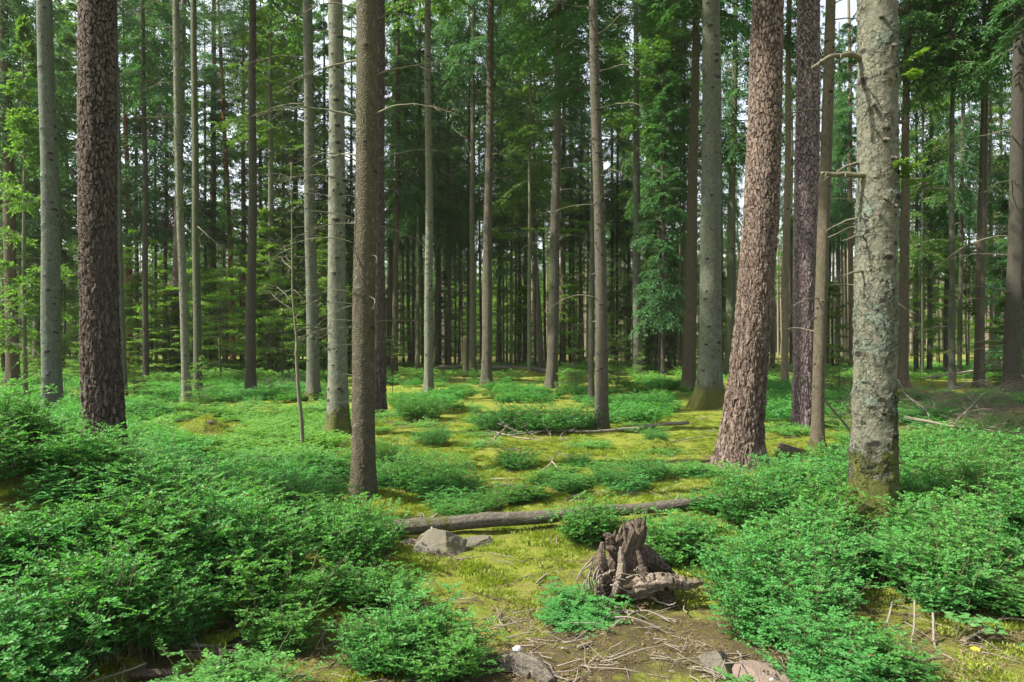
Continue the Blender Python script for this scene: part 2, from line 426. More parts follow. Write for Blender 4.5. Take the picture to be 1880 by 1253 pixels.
CROWN = {}
def crowns():
    for i in range(3):
        CROWN['spruce', i] = bare_tree_crown_mesh('crown', 11+i, M['spruce_leaf'], L=14, R=2.5, nb=104, droop=.55, flat=1., tuft=.22, tw=.062, hang=.25)
        CROWN['fir', i] = bare_tree_crown_mesh('crown', 31+i, M['fir_leaf'], L=13, R=2.7, nb=94, droop=.35, flat=.6, tuft=.21, tw=.068)
    for i in range(2):
        CROWN['pine', i] = bare_tree_crown_mesh('crown', 51+i, M['pine_leaf'], L=8, R=2.3, nb=52, droop=-.1, flat=.2, tuft=.22, tw=.05, twigs=12, shape=.4, top=.5)
        CROWN['young', i] = bare_tree_crown_mesh('crown', 61+i, M['young_leaf'], L=5, R=1.35, nb=64, droop=.25, flat=.5, tuft=.13, tw=.042, twigs=10, shape=.9, top=.08)
        CROWN['dark', i] = bare_tree_crown_mesh('crown', 71+i, M['spruce_leaf'], L=9, R=1.7, nb=110, droop=.4, flat=.8, tuft=.17, tw=.05, twigs=12, shape=.7, top=.15, hang=.1)
        CROWN['sapling', i] = bare_tree_crown_mesh('crown', 81+i, M['young_leaf'], L=1.5, R=.62, nb=44, droop=.12, flat=.4, tuft=.055, tw=.012, twigs=9, shape=.85, top=.1)
def beech_crown(seed, L=5, R=2.0, nb=42):
    g = np.random.default_rng(seed); mb = MB(); wd = MB()
    for b in range(nb):
        h = g.uniform(0, 1)
        ln = R*(1-.55*h)*g.uniform(.5, 1.1); az = g.uniform(0, 2*np.pi)
        s = np.linspace(0, 1, 7); o = np.array([np.cos(az), np.sin(az), 0]); sd = np.array([-np.sin(az), np.cos(az), 0])
        P = o*(ln*s)[:, None] + np.array([0, 0, 1])*(ln*(.22*s-.25*s**2))[:, None] + np.array([0, 0, h*L]) + sd*(ln*.1*np.sin(s*3)*g.normal())[:, None]
        wd.tube(P, np.linspace(.016, .004, 7), 3, False)
        k = 150
        st = g.uniform(.15, 1, k)**.8
        C = np.stack([np.interp(st, s, P[:, i]) for i in range(3)], 1)
        lat = g.uniform(-1, 1, k)*ln*.33*(1.05-st*.6)
        C = C + sd*lat[:, None] + o*(np.abs(lat)*.5)[:, None] + np.array([0, 0, 1])*(g.normal(-.02, .035, k)-.15*np.abs(lat))[:, None]
        D = o*g.uniform(.4, 1, k)[:, None] + sd*np.sign(lat)[:, None]*g.uniform(.2, 1, k)[:, None] + g.normal(0, .12, (k, 3))
        N = np.array([0, 0, 1.]) + g.normal(0, .28, (k, 3))
        mb.leaves(C, D, N, g.uniform(.07, .12, k), g.uniform(.045, .07, k), .1, .45, tint=g.uniform(0, 1, k))
    nf = mb.n//4; off = mb.n
    mb.v += wd.v; mb.f4 += [q + off for q in wd.f4]; mb.n += wd.n; mb.a['tint'].append(np.zeros(wd.n))
    me = mb.mesh('crown', [M['beech_leaf'], M['dead']], False)
    mi = np.zeros(len(me.polygons), np.int32); mi[nf:] = 1; me.polygons.foreach_set('material_index', mi)
    return me
crowns()
for i in range(2): CROWN['beech', i] = beech_crown(91+i)

def dead_branch_mesh(seed, L=1.5, r=.019, sag=.35, twigs=5, mat='deadmoss', broken=False):
    """dry branch growing along +X, curving down"""
    g = np.random.default_rng(seed); mb = MB()
    s = np.linspace(0, 1, 12)
    P = np.stack([L*s, L*.06*np.sin(s*5+seed) , L*(.16*s - sag*s**2.1)], 1) + np.cumsum(g.normal(0, .007*L, (12, 3)), 0)*np.array([0, 1, .6])
    P -= P[0]
    mb.tube(P, np.linspace(r, r*(.45 if broken else .14), 12), 5)
    for t in range(twigs):
        u = g.uniform(.3, .95); p = np.array([np.interp(u, s, P[:, i]) for i in range(3)])
        ln = L*g.uniform(.12, .38)*(1.15-u*.6); a = g.choice([-1, 1])*g.uniform(.5, 1.1)
        q = np.linspace(0, 1, 6)
        T = p + np.stack([ln*q*np.cos(a), ln*q*np.sin(a), ln*(-.45*q**1.7+g.normal(0, .12)*q)], 1)
        mb.tube(T, np.linspace(r*.38, r*.12, 6), 4)
        for w in range(3):
            uu = g.uniform(.3, .95); pp = np.array([np.interp(uu, q, T[:, i]) for i in range(3)]); l2 = ln*.4
            mb.tube(pp + np.stack([l2*q*np.cos(a+.8*g.choice([-1, 1])), l2*q*np.sin(a+.6), -l2*.7*q**1.5], 1), np.linspace(r*.2, r*.1, 6), 3)
    return mb.mesh('dead_branch', M[mat])
DEAD = [dead_branch_mesh(200+i, sag=[.3, .5, .22, .62, .42, .15][i], twigs=[4, 6, 3, 7, 5, 2][i]) for i in range(6)]
DEADG = [dead_branch_mesh(220+i, sag=[.1, .3, .45][i], twigs=[1, 3, 4][i], mat='dead') for i in range(3)]
def stub_mesh(seed, mat='dead'):
    g = np.random.default_rng(seed); mb = MB(); s = np.linspace(0, 1, 6)
    P = np.stack([s, .1*s*g.normal(0, 1), .25*s-.3*s**2], 1)
    mb.tube(P, np.array([.16, .13, .11, .10, .085, .05]), 6, noise=.3, seed=seed)
    return mb.mesh('branch_stub', M[mat])
M['stubwood'] = simple('knot_wood', (.030, .024, .018), (.105, .085, .062), 40, .004)
M['limb'] = simple('lichened_limb', (.050, .044, .028), (.165, .150, .098), 34, .006)
STUB = [stub_mesh(240, 'stubwood'), stub_mesh(241, 'stubwood'), stub_mesh(242, 'dead')]

# ------------------------------------------------------------------ trunks
def trunk_mesh(spec, d, x0, z0, H, mat, seed, flare=.50, flare_h=.28, moss=0., mossy_side=0., knots=0, lichen=0., crack=0., detail=1, roots=5):
    """spec: (px, py, width px) from foot to top of frame; local space has its foot at the origin"""
    sp = sorted(spec, key=lambda q: -q[1])
    zz = np.array([CAMZ - (p[1]-CY)/F*d - z0 for p in sp]); xx = np.array([(p[0]-CX)/F*d - x0 for p in sp]); rr = np.array([p[2]/2*d/F for p in sp])
    zz[0] = 0
    ztop = zz[-1] + .4
    if detail == 3: dz, seg = .014, int(np.clip(2*np.pi*rr[0]/.0105, 40, 170))
    elif detail == 2: dz, seg = .035, int(np.clip(2*np.pi*rr[0]/.026, 24, 70))
    else: dz, seg = .30, 10
    za = np.arange(-.25, min(ztop, H), dz)
    if ztop < H: za = np.concatenate([za, np.linspace(min(ztop, H), H, 14)])
    kx = (xx[-1]-xx[0])/max(zz[-1]-zz[0], .1)
    def ev(t, arr):
        v = np.interp(t, zz, arr)
        return v
    cx = ev(za, xx) + np.where(za > zz[-1], (za-zz[-1])*kx, 0)
    kr = (rr[-1]-rr[0])/max(zz[-1]-zz[0], .1); kr = min(kr, -.002)
    R = ev(za, rr); rt = rr[-1]
    R = np.where(za > zz[-1], rt + (np.maximum(za-zz[-1], 0))*(.02-rt)/max(H-zz[-1], .5), R)
    if detail >= 2:                                            # soften the corners of the polyline
        k = max(3, int(.5/dz)) | 1; w = np.hanning(k+2)[1:-1]; w /= w.sum()
        nn = len(np.arange(-.25, min(ztop, H), dz))
        if nn > k:
            def sm(a):
                b = np.pad(a[:nn], k//2, mode='reflect', reflect_type='odd'); return np.concatenate([np.convolve(b, w, 'valid')[:nn], a[nn:]])
            cx, R = sm(cx), sm(R)
    cy = .02*np.sin(za*.5+seed)*np.clip(za/3, 0, 1)
    cx = cx + (.012*np.sin(za*.9+seed*2))*np.clip(za/2, 0, 1)
    th = np.linspace(0, 2*np.pi, seg, endpoint=False)
    Z, T = np.meshgrid(za, th, indexing='ij')
    rad = R[:, None] * np.ones(seg)
    lob = .45 + .55*np.clip(.5+.5*np.cos(T*roots+seed*1.7+.6*np.sin(T*2+seed)), 0, 1)**1.5
    rad = rad * (1 + flare*np.exp(-np.maximum(Z, 0)/flare_h)*lob*1.3)
    rad = rad * (1 + .05*(fbm(np.cos(T)*1.2+seed, np.sin(T)*1.2, Z*.9)-.5)*2)
    ux, uy = np.cos(T), np.sin(T)
    kn = np.zeros_like(Z)
    g = np.random.default_rng(seed+5)
    for i in range(knots):
        kz = g.uniform(.6, min(ztop, H)); ka = g.uniform(np.pi*1.02, np.pi*1.98) if i % 4 else g.uniform(0, np.pi)
        rz = np.interp(kz, za, R); sr = g.uniform(.010, .034)*(.55+.5*rr[0]/.2)
        da = (T-ka+np.pi) % (2*np.pi) - np.pi
        ex = np.exp(-((da*rz)/(sr*g.uniform(.8, 2.6)))**2 - ((Z-kz)/sr)**2)
        ring = np.exp(-((da*rz)/(sr*2.4))**2 - ((Z-kz)/(sr*1.7))**2)
        rad = rad + ring*sr*.45 - ex*sr*.25
        kn = np.maximum(kn, ex)
    V = np.stack([cx[:, None] + rad*ux, cy[:, None] + rad*uy, Z], -1).reshape(-1, 3)
    n = len(za)
    i, j = np.meshgrid(np.arange(n-1), np.arange(seg), indexing='ij'); j2 = (j+1) % seg
    Q = np.stack([i*seg+j, i*seg+j2, (i+1)*seg+j2, (i+1)*seg+j], -1).reshape(-1, 4)
    mo = np.clip(1.15 - Z/(max(moss, .01)*(.45 + 1.3*fbm(np.cos(T)*1.6+seed, np.sin(T)*1.6, Z*1.2, o=3))), 0, 1) if moss else np.zeros_like(Z)
    if mossy_side: mo = np.maximum(mo, mossy_side*np.clip(-ux*.9+.1, 0, 1)*np.clip(Z/4, 0, 1))  # moss colour down the left side stands in for sunlight
    mb = MB()
    at = dict(moss=mo.ravel(), knot=kn.ravel(), lichen=np.full(Z.size, lichen), crack=np.full(Z.size, crack), up=np.clip((Z.ravel()-.8)/3.2, 0, 1))
    mb.add(V, Q, None, **at)
    me = mb.mesh('trunk', M[mat])
    return me, (lambda z: (float(np.interp(z, za, cx)), float(np.interp(z, za, cy)), float(np.interp(z, za, R))))

TREES = []                                                    # (px, distance) of every tree, for the carpet to keep clear of
SPECIES = {'pine': 'pine_tree', 'fir': 'fir_tree', 'spruce': 'spruce_tree', 'beech': 'beech_tree'}
PAINT = dict(darkpine=(.098, .080, .067), pinkpine=(.160, .124, .100), purplepine=(.185, .148, .152), orangepine=(.30, .135, .062), redpine=(.14, .080, .060),
             grey=(.080, .084, .062), bluegrey=(.074, .084, .068), palegrey=(.108, .112, .082), lichenfir=(.102, .100, .074), olive=(.090, .105, .060),
             brown=(.084, .072, .046), greybrown=(.094, .086, .066), dark=(.060, .055, .045), warm=(.110, .094, .064), tan=(.19, .160, .112))

def tree(spec, species, paint, label, H=24., crown=None, detail=2, dead=None, stubs=(), group='standing forest trees', dist=None, base_py=None, **kw):
    """crown: (kind, foot height, length, radius); dead: (number, lowest, highest, length, mesh list)"""
    foot = max(spec, key=lambda q: q[1])
    if dist is None: x, d, z = ground_at(foot[0], base_py or foot[1])
    else:
        d = dist; x = (foot[0]-CX)/F*d; z = float(terrain(x, d))
    seed = len(TREES) + 3
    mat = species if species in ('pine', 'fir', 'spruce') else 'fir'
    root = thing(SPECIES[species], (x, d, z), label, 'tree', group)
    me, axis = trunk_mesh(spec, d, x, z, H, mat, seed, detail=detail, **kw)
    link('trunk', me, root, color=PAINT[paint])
    if crown:
        kind, cz, cl, cr = crown
        nvar = 3 if (kind, 2) in CROWN else 2
        me = CROWN[kind, seed % nvar]
        L0 = dict(spruce=14, fir=13, pine=8, young=5, dark=9, sapling=1.5, beech=5)[kind]; R0 = dict(spruce=2.5, fir=2.7, pine=2.3, young=1.35, dark=1.7, sapling=.62, beech=2.)[kind]
        a = axis(min(cz+cl*.3, H))
        c = link('crown', me, root, (a[0], a[1], cz)); c.scale = (cr/R0, cr/R0, cl/L0); c.rotation_euler = (0, 0, seed*2.4)
    if dead:
        n, lo, hi, ln, lst = dead
        g = random.Random(seed)
        for i in range(n):
            zz = lo + (hi-lo)*(i+g.uniform(.1, .9))/n
            a = axis(zz); az = g.choice([g.uniform(2.5, 4.1), g.uniform(-.9, .9), g.uniform(0, 6.28)])
            b = link('dead_branch', g.choice(lst), root, (a[0]+math.cos(az)*a[2]*.85, a[1]+math.sin(az)*a[2]*.85, zz))
            k = ln/1.5*g.uniform(.55, 1.2); b.scale = (k, k, k); b.rotation_euler = (g.uniform(-.4, .4), g.uniform(-.15, .25), az)
    for st in stubs:                                           # (height, azimuth in degrees, length, drop, mesh, thickness)
        zz, az, ln, dr, me, tk = st
        a = axis(zz); az = math.radians(az)
        b = link('branch_stub' if me in STUB else 'dead_branch', me, root, (a[0]+math.cos(az)*a[2]*.8, a[1]+math.sin(az)*a[2]*.8, zz))
        b.rotation_euler = (0, dr, az); b.scale = (ln, tk, tk) if me in STUB else (ln/1.5,)*3
    TREES.append((foot[0], d, x))
    root['px'] = foot[0]
    return root, axis, d

def hz(py, d, z=0.): return CAMZ - (py-CY)/F*d - z            # height above the foot at a pixel row

exec_trees = True
# ---- named trees, left to right
D6, G3 = DEAD, DEADG
tree([(24, 708, 22), (18, 400, 19), (6, 0, 15)], 'spruce', 'brown', 'brown spruce trunk at the far left edge, one side catching light', 26, ('spruce', 9, 16, 2.6), dead=(8, 2, 9, 1.6, D6))
tree([(47, 738, 9), (44, 300, 7), (42, 120, 4)], 'fir', 'olive', 'thin young fir with leafy sprays left of the smooth grey fir', 10.5, ('young', 1.3, 9., 1.25), group='young understorey trees')
tree([(97, 770, 34), (92, 430, 31), (82, 0, 26)], 'fir', 'bluegrey', 'smooth bluish grey fir left of the dark thick pine', 27, ('fir', 17, 9.5, 1.6), detail=3, knots=90, lichen=.2)
tree([(196, 880, 76), (192, 790, 70), (184, 650, 66), (176, 430, 63), (180, 0, 62)], 'pine', 'darkpine', 'thick dark pine with deeply fissured bark rising from the left bilberry bank', 26, ('pine', 15, 9, 2.8), detail=3, flare=.12, dist=8.3)
tree([(227, 740, 15), (221, 560, 14), (211, 0, 10)], 'fir', 'bluegrey', 'slender grey fir close behind the right side of the dark thick pine', 24, ('fir', 15, 8.5, 1.5), knots=45)
tree([(139, 668, 10), (135, 560, 9), (124, 330, 6)], 'fir', 'bluegrey', 'far pale grey trunk between the smooth grey fir and the dark pine', 24, ('fir', 12, 12, 2.4))
tree([(240, 678, 12), (236, 400, 9), (230, 180, 6)], 'pine', 'orangepine', 'reddish far pine just right of the slender grey fir', 24, ('pine', 15, 8, 2.2))
tree([(268, 702, 11), (266, 300, 9), (262, 0, 6)], 'spruce', 'dark', 'thin dark spruce standing alone right of the dark thick pine', 24, ('spruce', 11, 13, 2.2), dead=(8, 3, 11, 1.3, D6))
tree([(322, 690, 17), (324, 500, 15), (336, 100, 9)], 'pine', 'purplepine', 'purplish pine trunk half hidden behind the pale leaning fir', 25, ('pine', 15.5, 9, 2.4))
tree([(344, 742, 17), (331, 430, 14), (323, 0, 13)], 'fir', 'palegrey', 'pale leaning fir with a yellow mossy left edge', 24, ('fir', 16, 8, 1.5), knots=75, mossy_side=.75, dead=(5, 7, 11, 1.2, D6))
tree([(363, 728, 15), (360, 430, 13), (356, 0, 10)], 'spruce', 'olive', 'greenish dark spruce just right of the pale leaning fir', 25, ('spruce', 14, 10.5, 1.6), dead=(7, 3, 10, 1.3, D6))
tree([(391, 668, 14), (391, 430, 11), (393, 0, 7)], 'pine', 'redpine', 'dark footed pine with a reddish upper stem left of the thin orange pine', 25, ('pine', 17, 8, 2.4))
tree([(429, 672, 9), (422, 430, 8), (405, 90, 6)], 'pine', 'orangepine', 'thin orange barked pine left of the dark straight spruce', 24, ('pine', 16, 8, 2.2))
tree([(446, 676, 11), (447, 420, 8), (447, 200, 6)], 'pine', 'redpine', 'faint reddish pine touching the left of the dark straight spruce', 24, ('pine', 15, 8, 2.2))
tree([(460, 725, 19), (463, 430, 15), (464, 0, 12)], 'spruce', 'dark', 'dark straight spruce without branches at a dry brush heap', 25, ('spruce', 12.5, 13, 2.3), knots=8)
tree([(497, 690, 12), (498, 430, 11), (497, 160, 8)], 'fir', 'palegrey', 'pale mottled trunk behind leafy sprays right of the dark straight spruce', 23, ('fir', 11, 12, 2.2), knots=10)
tree([(576, 735, 25), (570, 430, 21), (565, 0, 18)], 'fir', 'grey', 'grey fir with a mossy foot left of the big pale grey fir', 26, ('fir', 13, 13, 2.6), knots=80, moss=.35, dead=(6, 7, 12, 1.5, D6))
tree([(620, 800, 41), (620, 640, 36), (619, 380, 32), (616, 0, 28)], 'fir', 'palegrey', 'big pale grey fir with mossy base left of the brown front spruce', 27, ('fir', 14, 13, 2.7), detail=3, knots=95, moss=.55, flare=.35, lichen=.1)
# brown front spruce
t_, ax_, d_ = tree([(666, 925, 48), (668, 800, 42), (668, 600, 41), (672, 300, 40), (673, 0, 37)], 'spruce', 'brown', 'brown front spruce at the log with many thin dead branches', 24, ('spruce', 13, 11, 2.3), detail=3, lichen=.35, flare=.30, flare_h=.2, moss=.14, knots=16)
FRONT_SPRUCE = (t_, ax_, d_)
tree([(696, 762, 27), (695, 500, 24), (693, 0, 24)], 'pine', 'darkpine', 'dark pine directly behind the right side of the brown front spruce', 26, ('pine', 14, 9, 2.6), flare=.2, moss=.15)
tree([(787, 722, 18), (788, 430, 15), (785, 0, 12)], 'fir', 'palegrey', 'pale spotted fir in the open centre with black knots and a burl', 25, ('fir', 13.5, 12, 2.3), detail=3, knots=130, flare=.45, moss=.05)
tree([(868, 690, 13), (867, 430, 10), (869, 40, 7)], 'spruce', 'olive', 'dark greenish trunk left of the straight centre spruce', 25, ('spruce', 14, 12, 2.), knots=6)
tree([(893, 712, 20), (896, 430, 16), (902, 0, 11)], 'spruce', 'greybrown', 'straight centre spruce with a yellow mossy foot against the sky gap', 26, ('spruce', 15.5, 11, 2.2), knots=75, moss=.28, dead=(8, 7, 15, .9, D6))
tree([(972, 690, 9), (972, 430, 7), (974, 60, 4)], 'fir', 'olive', 'slim greenish trunk left of the dark bending beech', 24, ('fir', 9, 14, 1.7))
tree([(994, 684, 12), (991, 600, 10), (983, 480, 8), (976, 390, 6)], 'beech', 'dark', 'dark bending beech with bright yellow green leaves in the centre', 9.5, ('beech', 6.0, 5.5, 3.2), dead=(2, 4.5, 6, 1.5, G3))
tree([(1013, 712, 21), (1019, 430, 18), (1027, 0, 10)], 'spruce', 'greybrown', 'grey brown spruce leaning right between the beech and the stubby spruce', 25, ('spruce', 12, 13, 2.4), knots=24, dead=(9, 5, 12, 1.3, G3))
tree([(1033, 674, 12), (1034, 300, 8), (1036, 150, 6)], 'spruce', 'warm', 'warm brown trunk close behind the right leaning spruce', 25, ('spruce', 11, 14, 2.2))
tree([(1085, 735, 11), (1087, 430, 9), (1088, 200, 6)], 'spruce', 'grey', 'thin grey stem just left of the stubby spruce', 15, ('spruce', 8.5, 6.5, 1.5), knots=8, dead=(12, 1.5, 8, .6, G3))
tree([(1105, 790, 25), (1103, 560, 22), (1099, 330, 20), (1089, 0, 16)], 'spruce', 'greybrown', 'stubby brown spruce right of centre with rows of short branch stubs', 24, ('spruce', 12.5, 11, 2.2), detail=3, knots=90, flare=.25, moss=.12, dead=(12, 2.4, 8.2, 1.15, D6 + G3), stubs=[(.5+.3*i, 180+137*i, .10, .2*(-1)**i, STUB[i % 3], .09) for i in range(24)])
tree([(1170, 690, 17), (1169, 430, 14), (1168, 60, 10)], 'fir', 'grey', 'grey fir standing behind young spruces right of the stubby spruce', 25, ('fir', 12, 13, 2.4), knots=10)
tree([(1217, 694, 7), (1217, 430, 6), (1217, 100, 4)], 'spruce', 'dark', 'thin spruce cloaked in dense dark foliage left of the big mossy fir', 14.5, ('dark', 2.6, 12, 1.55))
tree([(1264, 718, 25), (1270, 430, 19), (1278, 60, 13)], 'spruce', 'brown', 'dark brown spruce close left of the big grey fir with mossy roots', 26, ('spruce', 12, 14, 2.6), knots=14, moss=.12, dead=(10, 4, 12, 1.2, G3))
tree([(1301, 748, 45), (1303, 640, 41), (1306, 380, 38), (1306, 0, 32)], 'fir', 'grey', 'big grey fir with spreading mossy roots left of the leaning pine', 29, ('fir', 15.5, 14, 3.), detail=3, knots=85, moss=.75, flare=.85, flare_h=.42, roots=4, lichen=.1)
tree([(1338, 694, 17), (1343, 430, 13), (1350, 60, 9)], 'spruce', 'olive', 'dark green trunk between the big mossy fir and the leaning pine', 25, ('spruce', 10, 14, 2.3), knots=6)
tree([(1357, 856, 92), (1362, 790, 78), (1375, 680, 68), (1386, 540, 64), (1396, 400, 62), (1405, 200, 59), (1412, 0, 55)], 'pine', 'pinkpine', 'thick pinkish pine leaning right with flaky plated bark', 26, ('pine', 15, 9, 2.8), detail=3, flare=.30, flare_h=.16, roots=6)
tree([(1440, 708, 13), (1444, 430, 12), (1449, 0, 9)], 'spruce', 'tan', 'sunlit tan trunk left of the purple pine', 24, ('spruce', 12, 12, 2.1), knots=18)
tree([(1477, 785, 44), (1479, 600, 41), (1480, 300, 42), (1484, 0, 38)], 'pine', 'purplepine', 'purple grey pine with small flaky plates behind the slim spruce', 27, ('pine', 16, 9, 2.8), detail=3, flare=.16)
tree([(1501, 826, 26), (1502, 760, 22), (1509, 430, 21), (1526, 0, 17)], 'spruce', 'warm', 'slim olive brown spruce with drooping bare branches before the purple pine', 18, ('spruce', 9.5, 8, 1.7), detail=3, flare=.5, moss=.16, flare_h=.12, knots=26,
     dead=(13, 1.6, 7., 1.15, D6), lichen=.1)
t_, ax_, d_ = tree([(1601, 990, 78), (1602, 800, 76), (1606, 430, 71), (1612, 0, 70)], 'fir', 'lichenfir', 'large lichen covered fir at the right front rising out of bilberry', 26, ('fir', 13, 13, 2.9), detail=3, flare=.34, flare_h=.30, moss=1.05, knots=44, lichen=.25, crack=1.)
BIG_FIR = (t_, ax_, d_)
tree([(1657, 712, 18), (1661, 430, 15), (1666, 0, 10)], 'spruce', 'warm', 'brown trunk just right of the large lichen fir', 25, ('spruce', 11, 13.5, 2.0), knots=40, flare=.6, dead=(6, 4, 9, 1.3, D6))
tree([(1748, 716, 11), (1748, 430, 9), (1748, 0, 6)], 'spruce', 'grey', 'thin grey stem rising from dry brush at the right', 22, ('dark', 10, 11, 1.5), dead=(6, 2, 7, 1.2, G3))
tree([(1793, 712, 11), (1799, 430, 9), (1807, 30, 6)], 'spruce', 'brown', 'left stem of the brown pair near the right edge', 24, ('spruce', 12, 12, 2.0), knots=20)
tree([(1803, 714, 9), (1806, 430, 7), (1812, 200, 5)], 'spruce', 'greybrown', 'right stem of the brown pair near the right edge', 22, ('spruce', 11.5, 10, 1.7))
tree([(1858, 722, 29), (1864, 430, 25), (1874, 0, 19)], 'spruce', 'dark', 'thick dark spruce at the right edge with arching bare branches', 26, ('spruce', 10.5, 15, 2.3), knots=8, dead=(22, 1.2, 9, 2.0, D6))

# front spruce: the dry branches that the photograph shows, each by its foot row, reach and side
def dry(root, axis, d, z0, py, side, reach, rise=0., yaw=None, me=None, thick=1., name='dead_branch', tint=None):
    z = hz(py, d, z0); a = axis(z)
    az = (math.pi if side < 0 else 0.) + (rnd.uniform(-.5, .5) if yaw is None else yaw)
    b = link(name, me or rnd.choice(DEAD), root, (a[0]+math.cos(az)*a[2]*.85, a[1]+math.sin(az)*a[2]*.85, z))
    k = reach*d/F/1.5*1.15; b.scale = (k, k*thick, k*thick); b.rotation_euler = (rnd.uniform(-.3, .3), -rise, az)
    return b
t_, ax_, d_ = FRONT_SPRUCE; z_ = t_.location.z
for py, sd, rc, rise in [(22, -1, 120, .3), (110, -1, 160, .1), (217, -1, 150, .25), (225, -1, 70, .0), (290, -1, 130, .3), (298, -1, 105, .25), (336, -1, 120, .1), (362, -1, 40, .15), (405, -1, 105, .1), (412, -1, 80, .05), (449, -1, 110, .2),
                         (540, -1, 75, .2), (560, -1, 60, .1), (563, -1, 62, -.1), (591, -1, 45, .05), (604, -1, 20, .1), (633, -1, 52, -.2), (692, -1, 36, .1), (738, -1, 44, -.1), (762, -1, 16, .1),
                         (40, 1, 90, .3), (140, 1, 150, .25), (216, 1, 140, .15), (293, 1, 120, .2), (335, 1, 40, -.1), (415, 1, 90, -.3), (592, 1, 85, .0), (632, 1, 55, .1)]:
    dry(t_, ax_, d_, z_, py, sd, rc, rise)
for py, rc, yaw, rise in [(470, 40, -.9, -.5), (545, 48, -1.0, -.6), (510, 30, -1.3, .6), (235, 45, -1.9, .9)]:
    dry(t_, ax_, d_, z_, py, 1, rc, rise, yaw, DEADG[0], 1.6)
# large fir: broken limbs and stubs
def limb_mesh(seed, L, r0, r1, lift, sag):
    mb = MB(); s = np.linspace(0, 1, 20)
    P = np.stack([L*s, .06*L*np.sin(s*4+seed), L*(lift*s - sag*s**2) + .012*np.sin(s*14+seed)*L], 1)
    mb.tube(P, np.interp(s, [0, .08, .6, 1], [r0*1.6, r0, (r0+r1)/2, r1]), 9, noise=.25, seed=seed, grain=s.mean())
    for u, a in ((.45, .9), (.7, -.8), (.85, .7)):
        p = np.array([np.interp(u, s, P[:, i]) for i in range(3)]); q = np.linspace(0, 1, 6)
        mb.tube(p + np.stack([.22*L*q*math.cos(a), .22*L*q*math.sin(a), -.12*L*q**2], 1), np.linspace(r1*.7, r1*.2, 6), 5)
    return mb.mesh('dead_branch', M['limb'])
t_, ax_, d_ = BIG_FIR; z_ = t_.location.z
def limb(py, sd, L, r0, r1, lift, sag, yaw, name='dead_branch'):
    z = hz(py, d_, z_); a = ax_(z); az = (math.pi if sd < 0 else 0.)+yaw
    b = link(name, limb_mesh(py*.1, L, r0, r1, lift, sag), t_, (a[0]+math.cos(az)*a[2]*.8, a[1]+math.sin(az)*a[2]*.8, z)); b.rotation_euler = (0, 0, az)
limb(108, -1, .50, .024, .013, .12, .42, .25)
limb(327, -1, .36, .022, .013, .08, .05, .2)
limb(302, -1, .20, .014, .006, .1, .45, .0)
limb(400, -1, .26, .010, .003, -.1, .3, -.1)
limb(437, -1, .24, .010, .003, .05, .25, .4)
limb(500, -1, .20, .010, .003, .0, .2, .3)
limb(210, 1, .42, .008, .002, .1, .35, .3)
for py, az, ln in [(48, 250, .07), (100, 285, .06), (205, 235, .07), (232, 330, .06), (268, 262, .09), (300, 288, .06), (372, 262, .07), (385, 300, .05), (130, 345, .06), (400, 245, .04), (30, 320, .05)]:
    z = hz(py, d_, z_); a = ax_(z); az = math.radians(az)
    b = link('branch_stub', STUB[py % 2], t_, (a[0]+math.cos(az)*a[2]*.85, a[1]+math.sin(az)*a[2]*.85, z)); b.scale = (ln*1.1, .14, .14); b.rotation_euler = (0, .2, az)
def sprig(seed, L=.35):
    fol, wood = conifer_crown(seed, L=.12, R=L, nb=5, droop=.15, flat=.3, tuft=.045, tw=.010, twigs=9, shape=.2, top=.8)
    return fol.mesh('green_sprig', M['young_leaf'], False)
for py, az in ((150, 318), (345, 340)):
    z = hz(py, d_, z_); a = ax_(z); r_ = math.radians(az)
    b = link('green_sprig', sprig(py, .16), t_, (a[0]+math.cos(r_)*a[2], a[1]+math.sin(r_)*a[2], z))

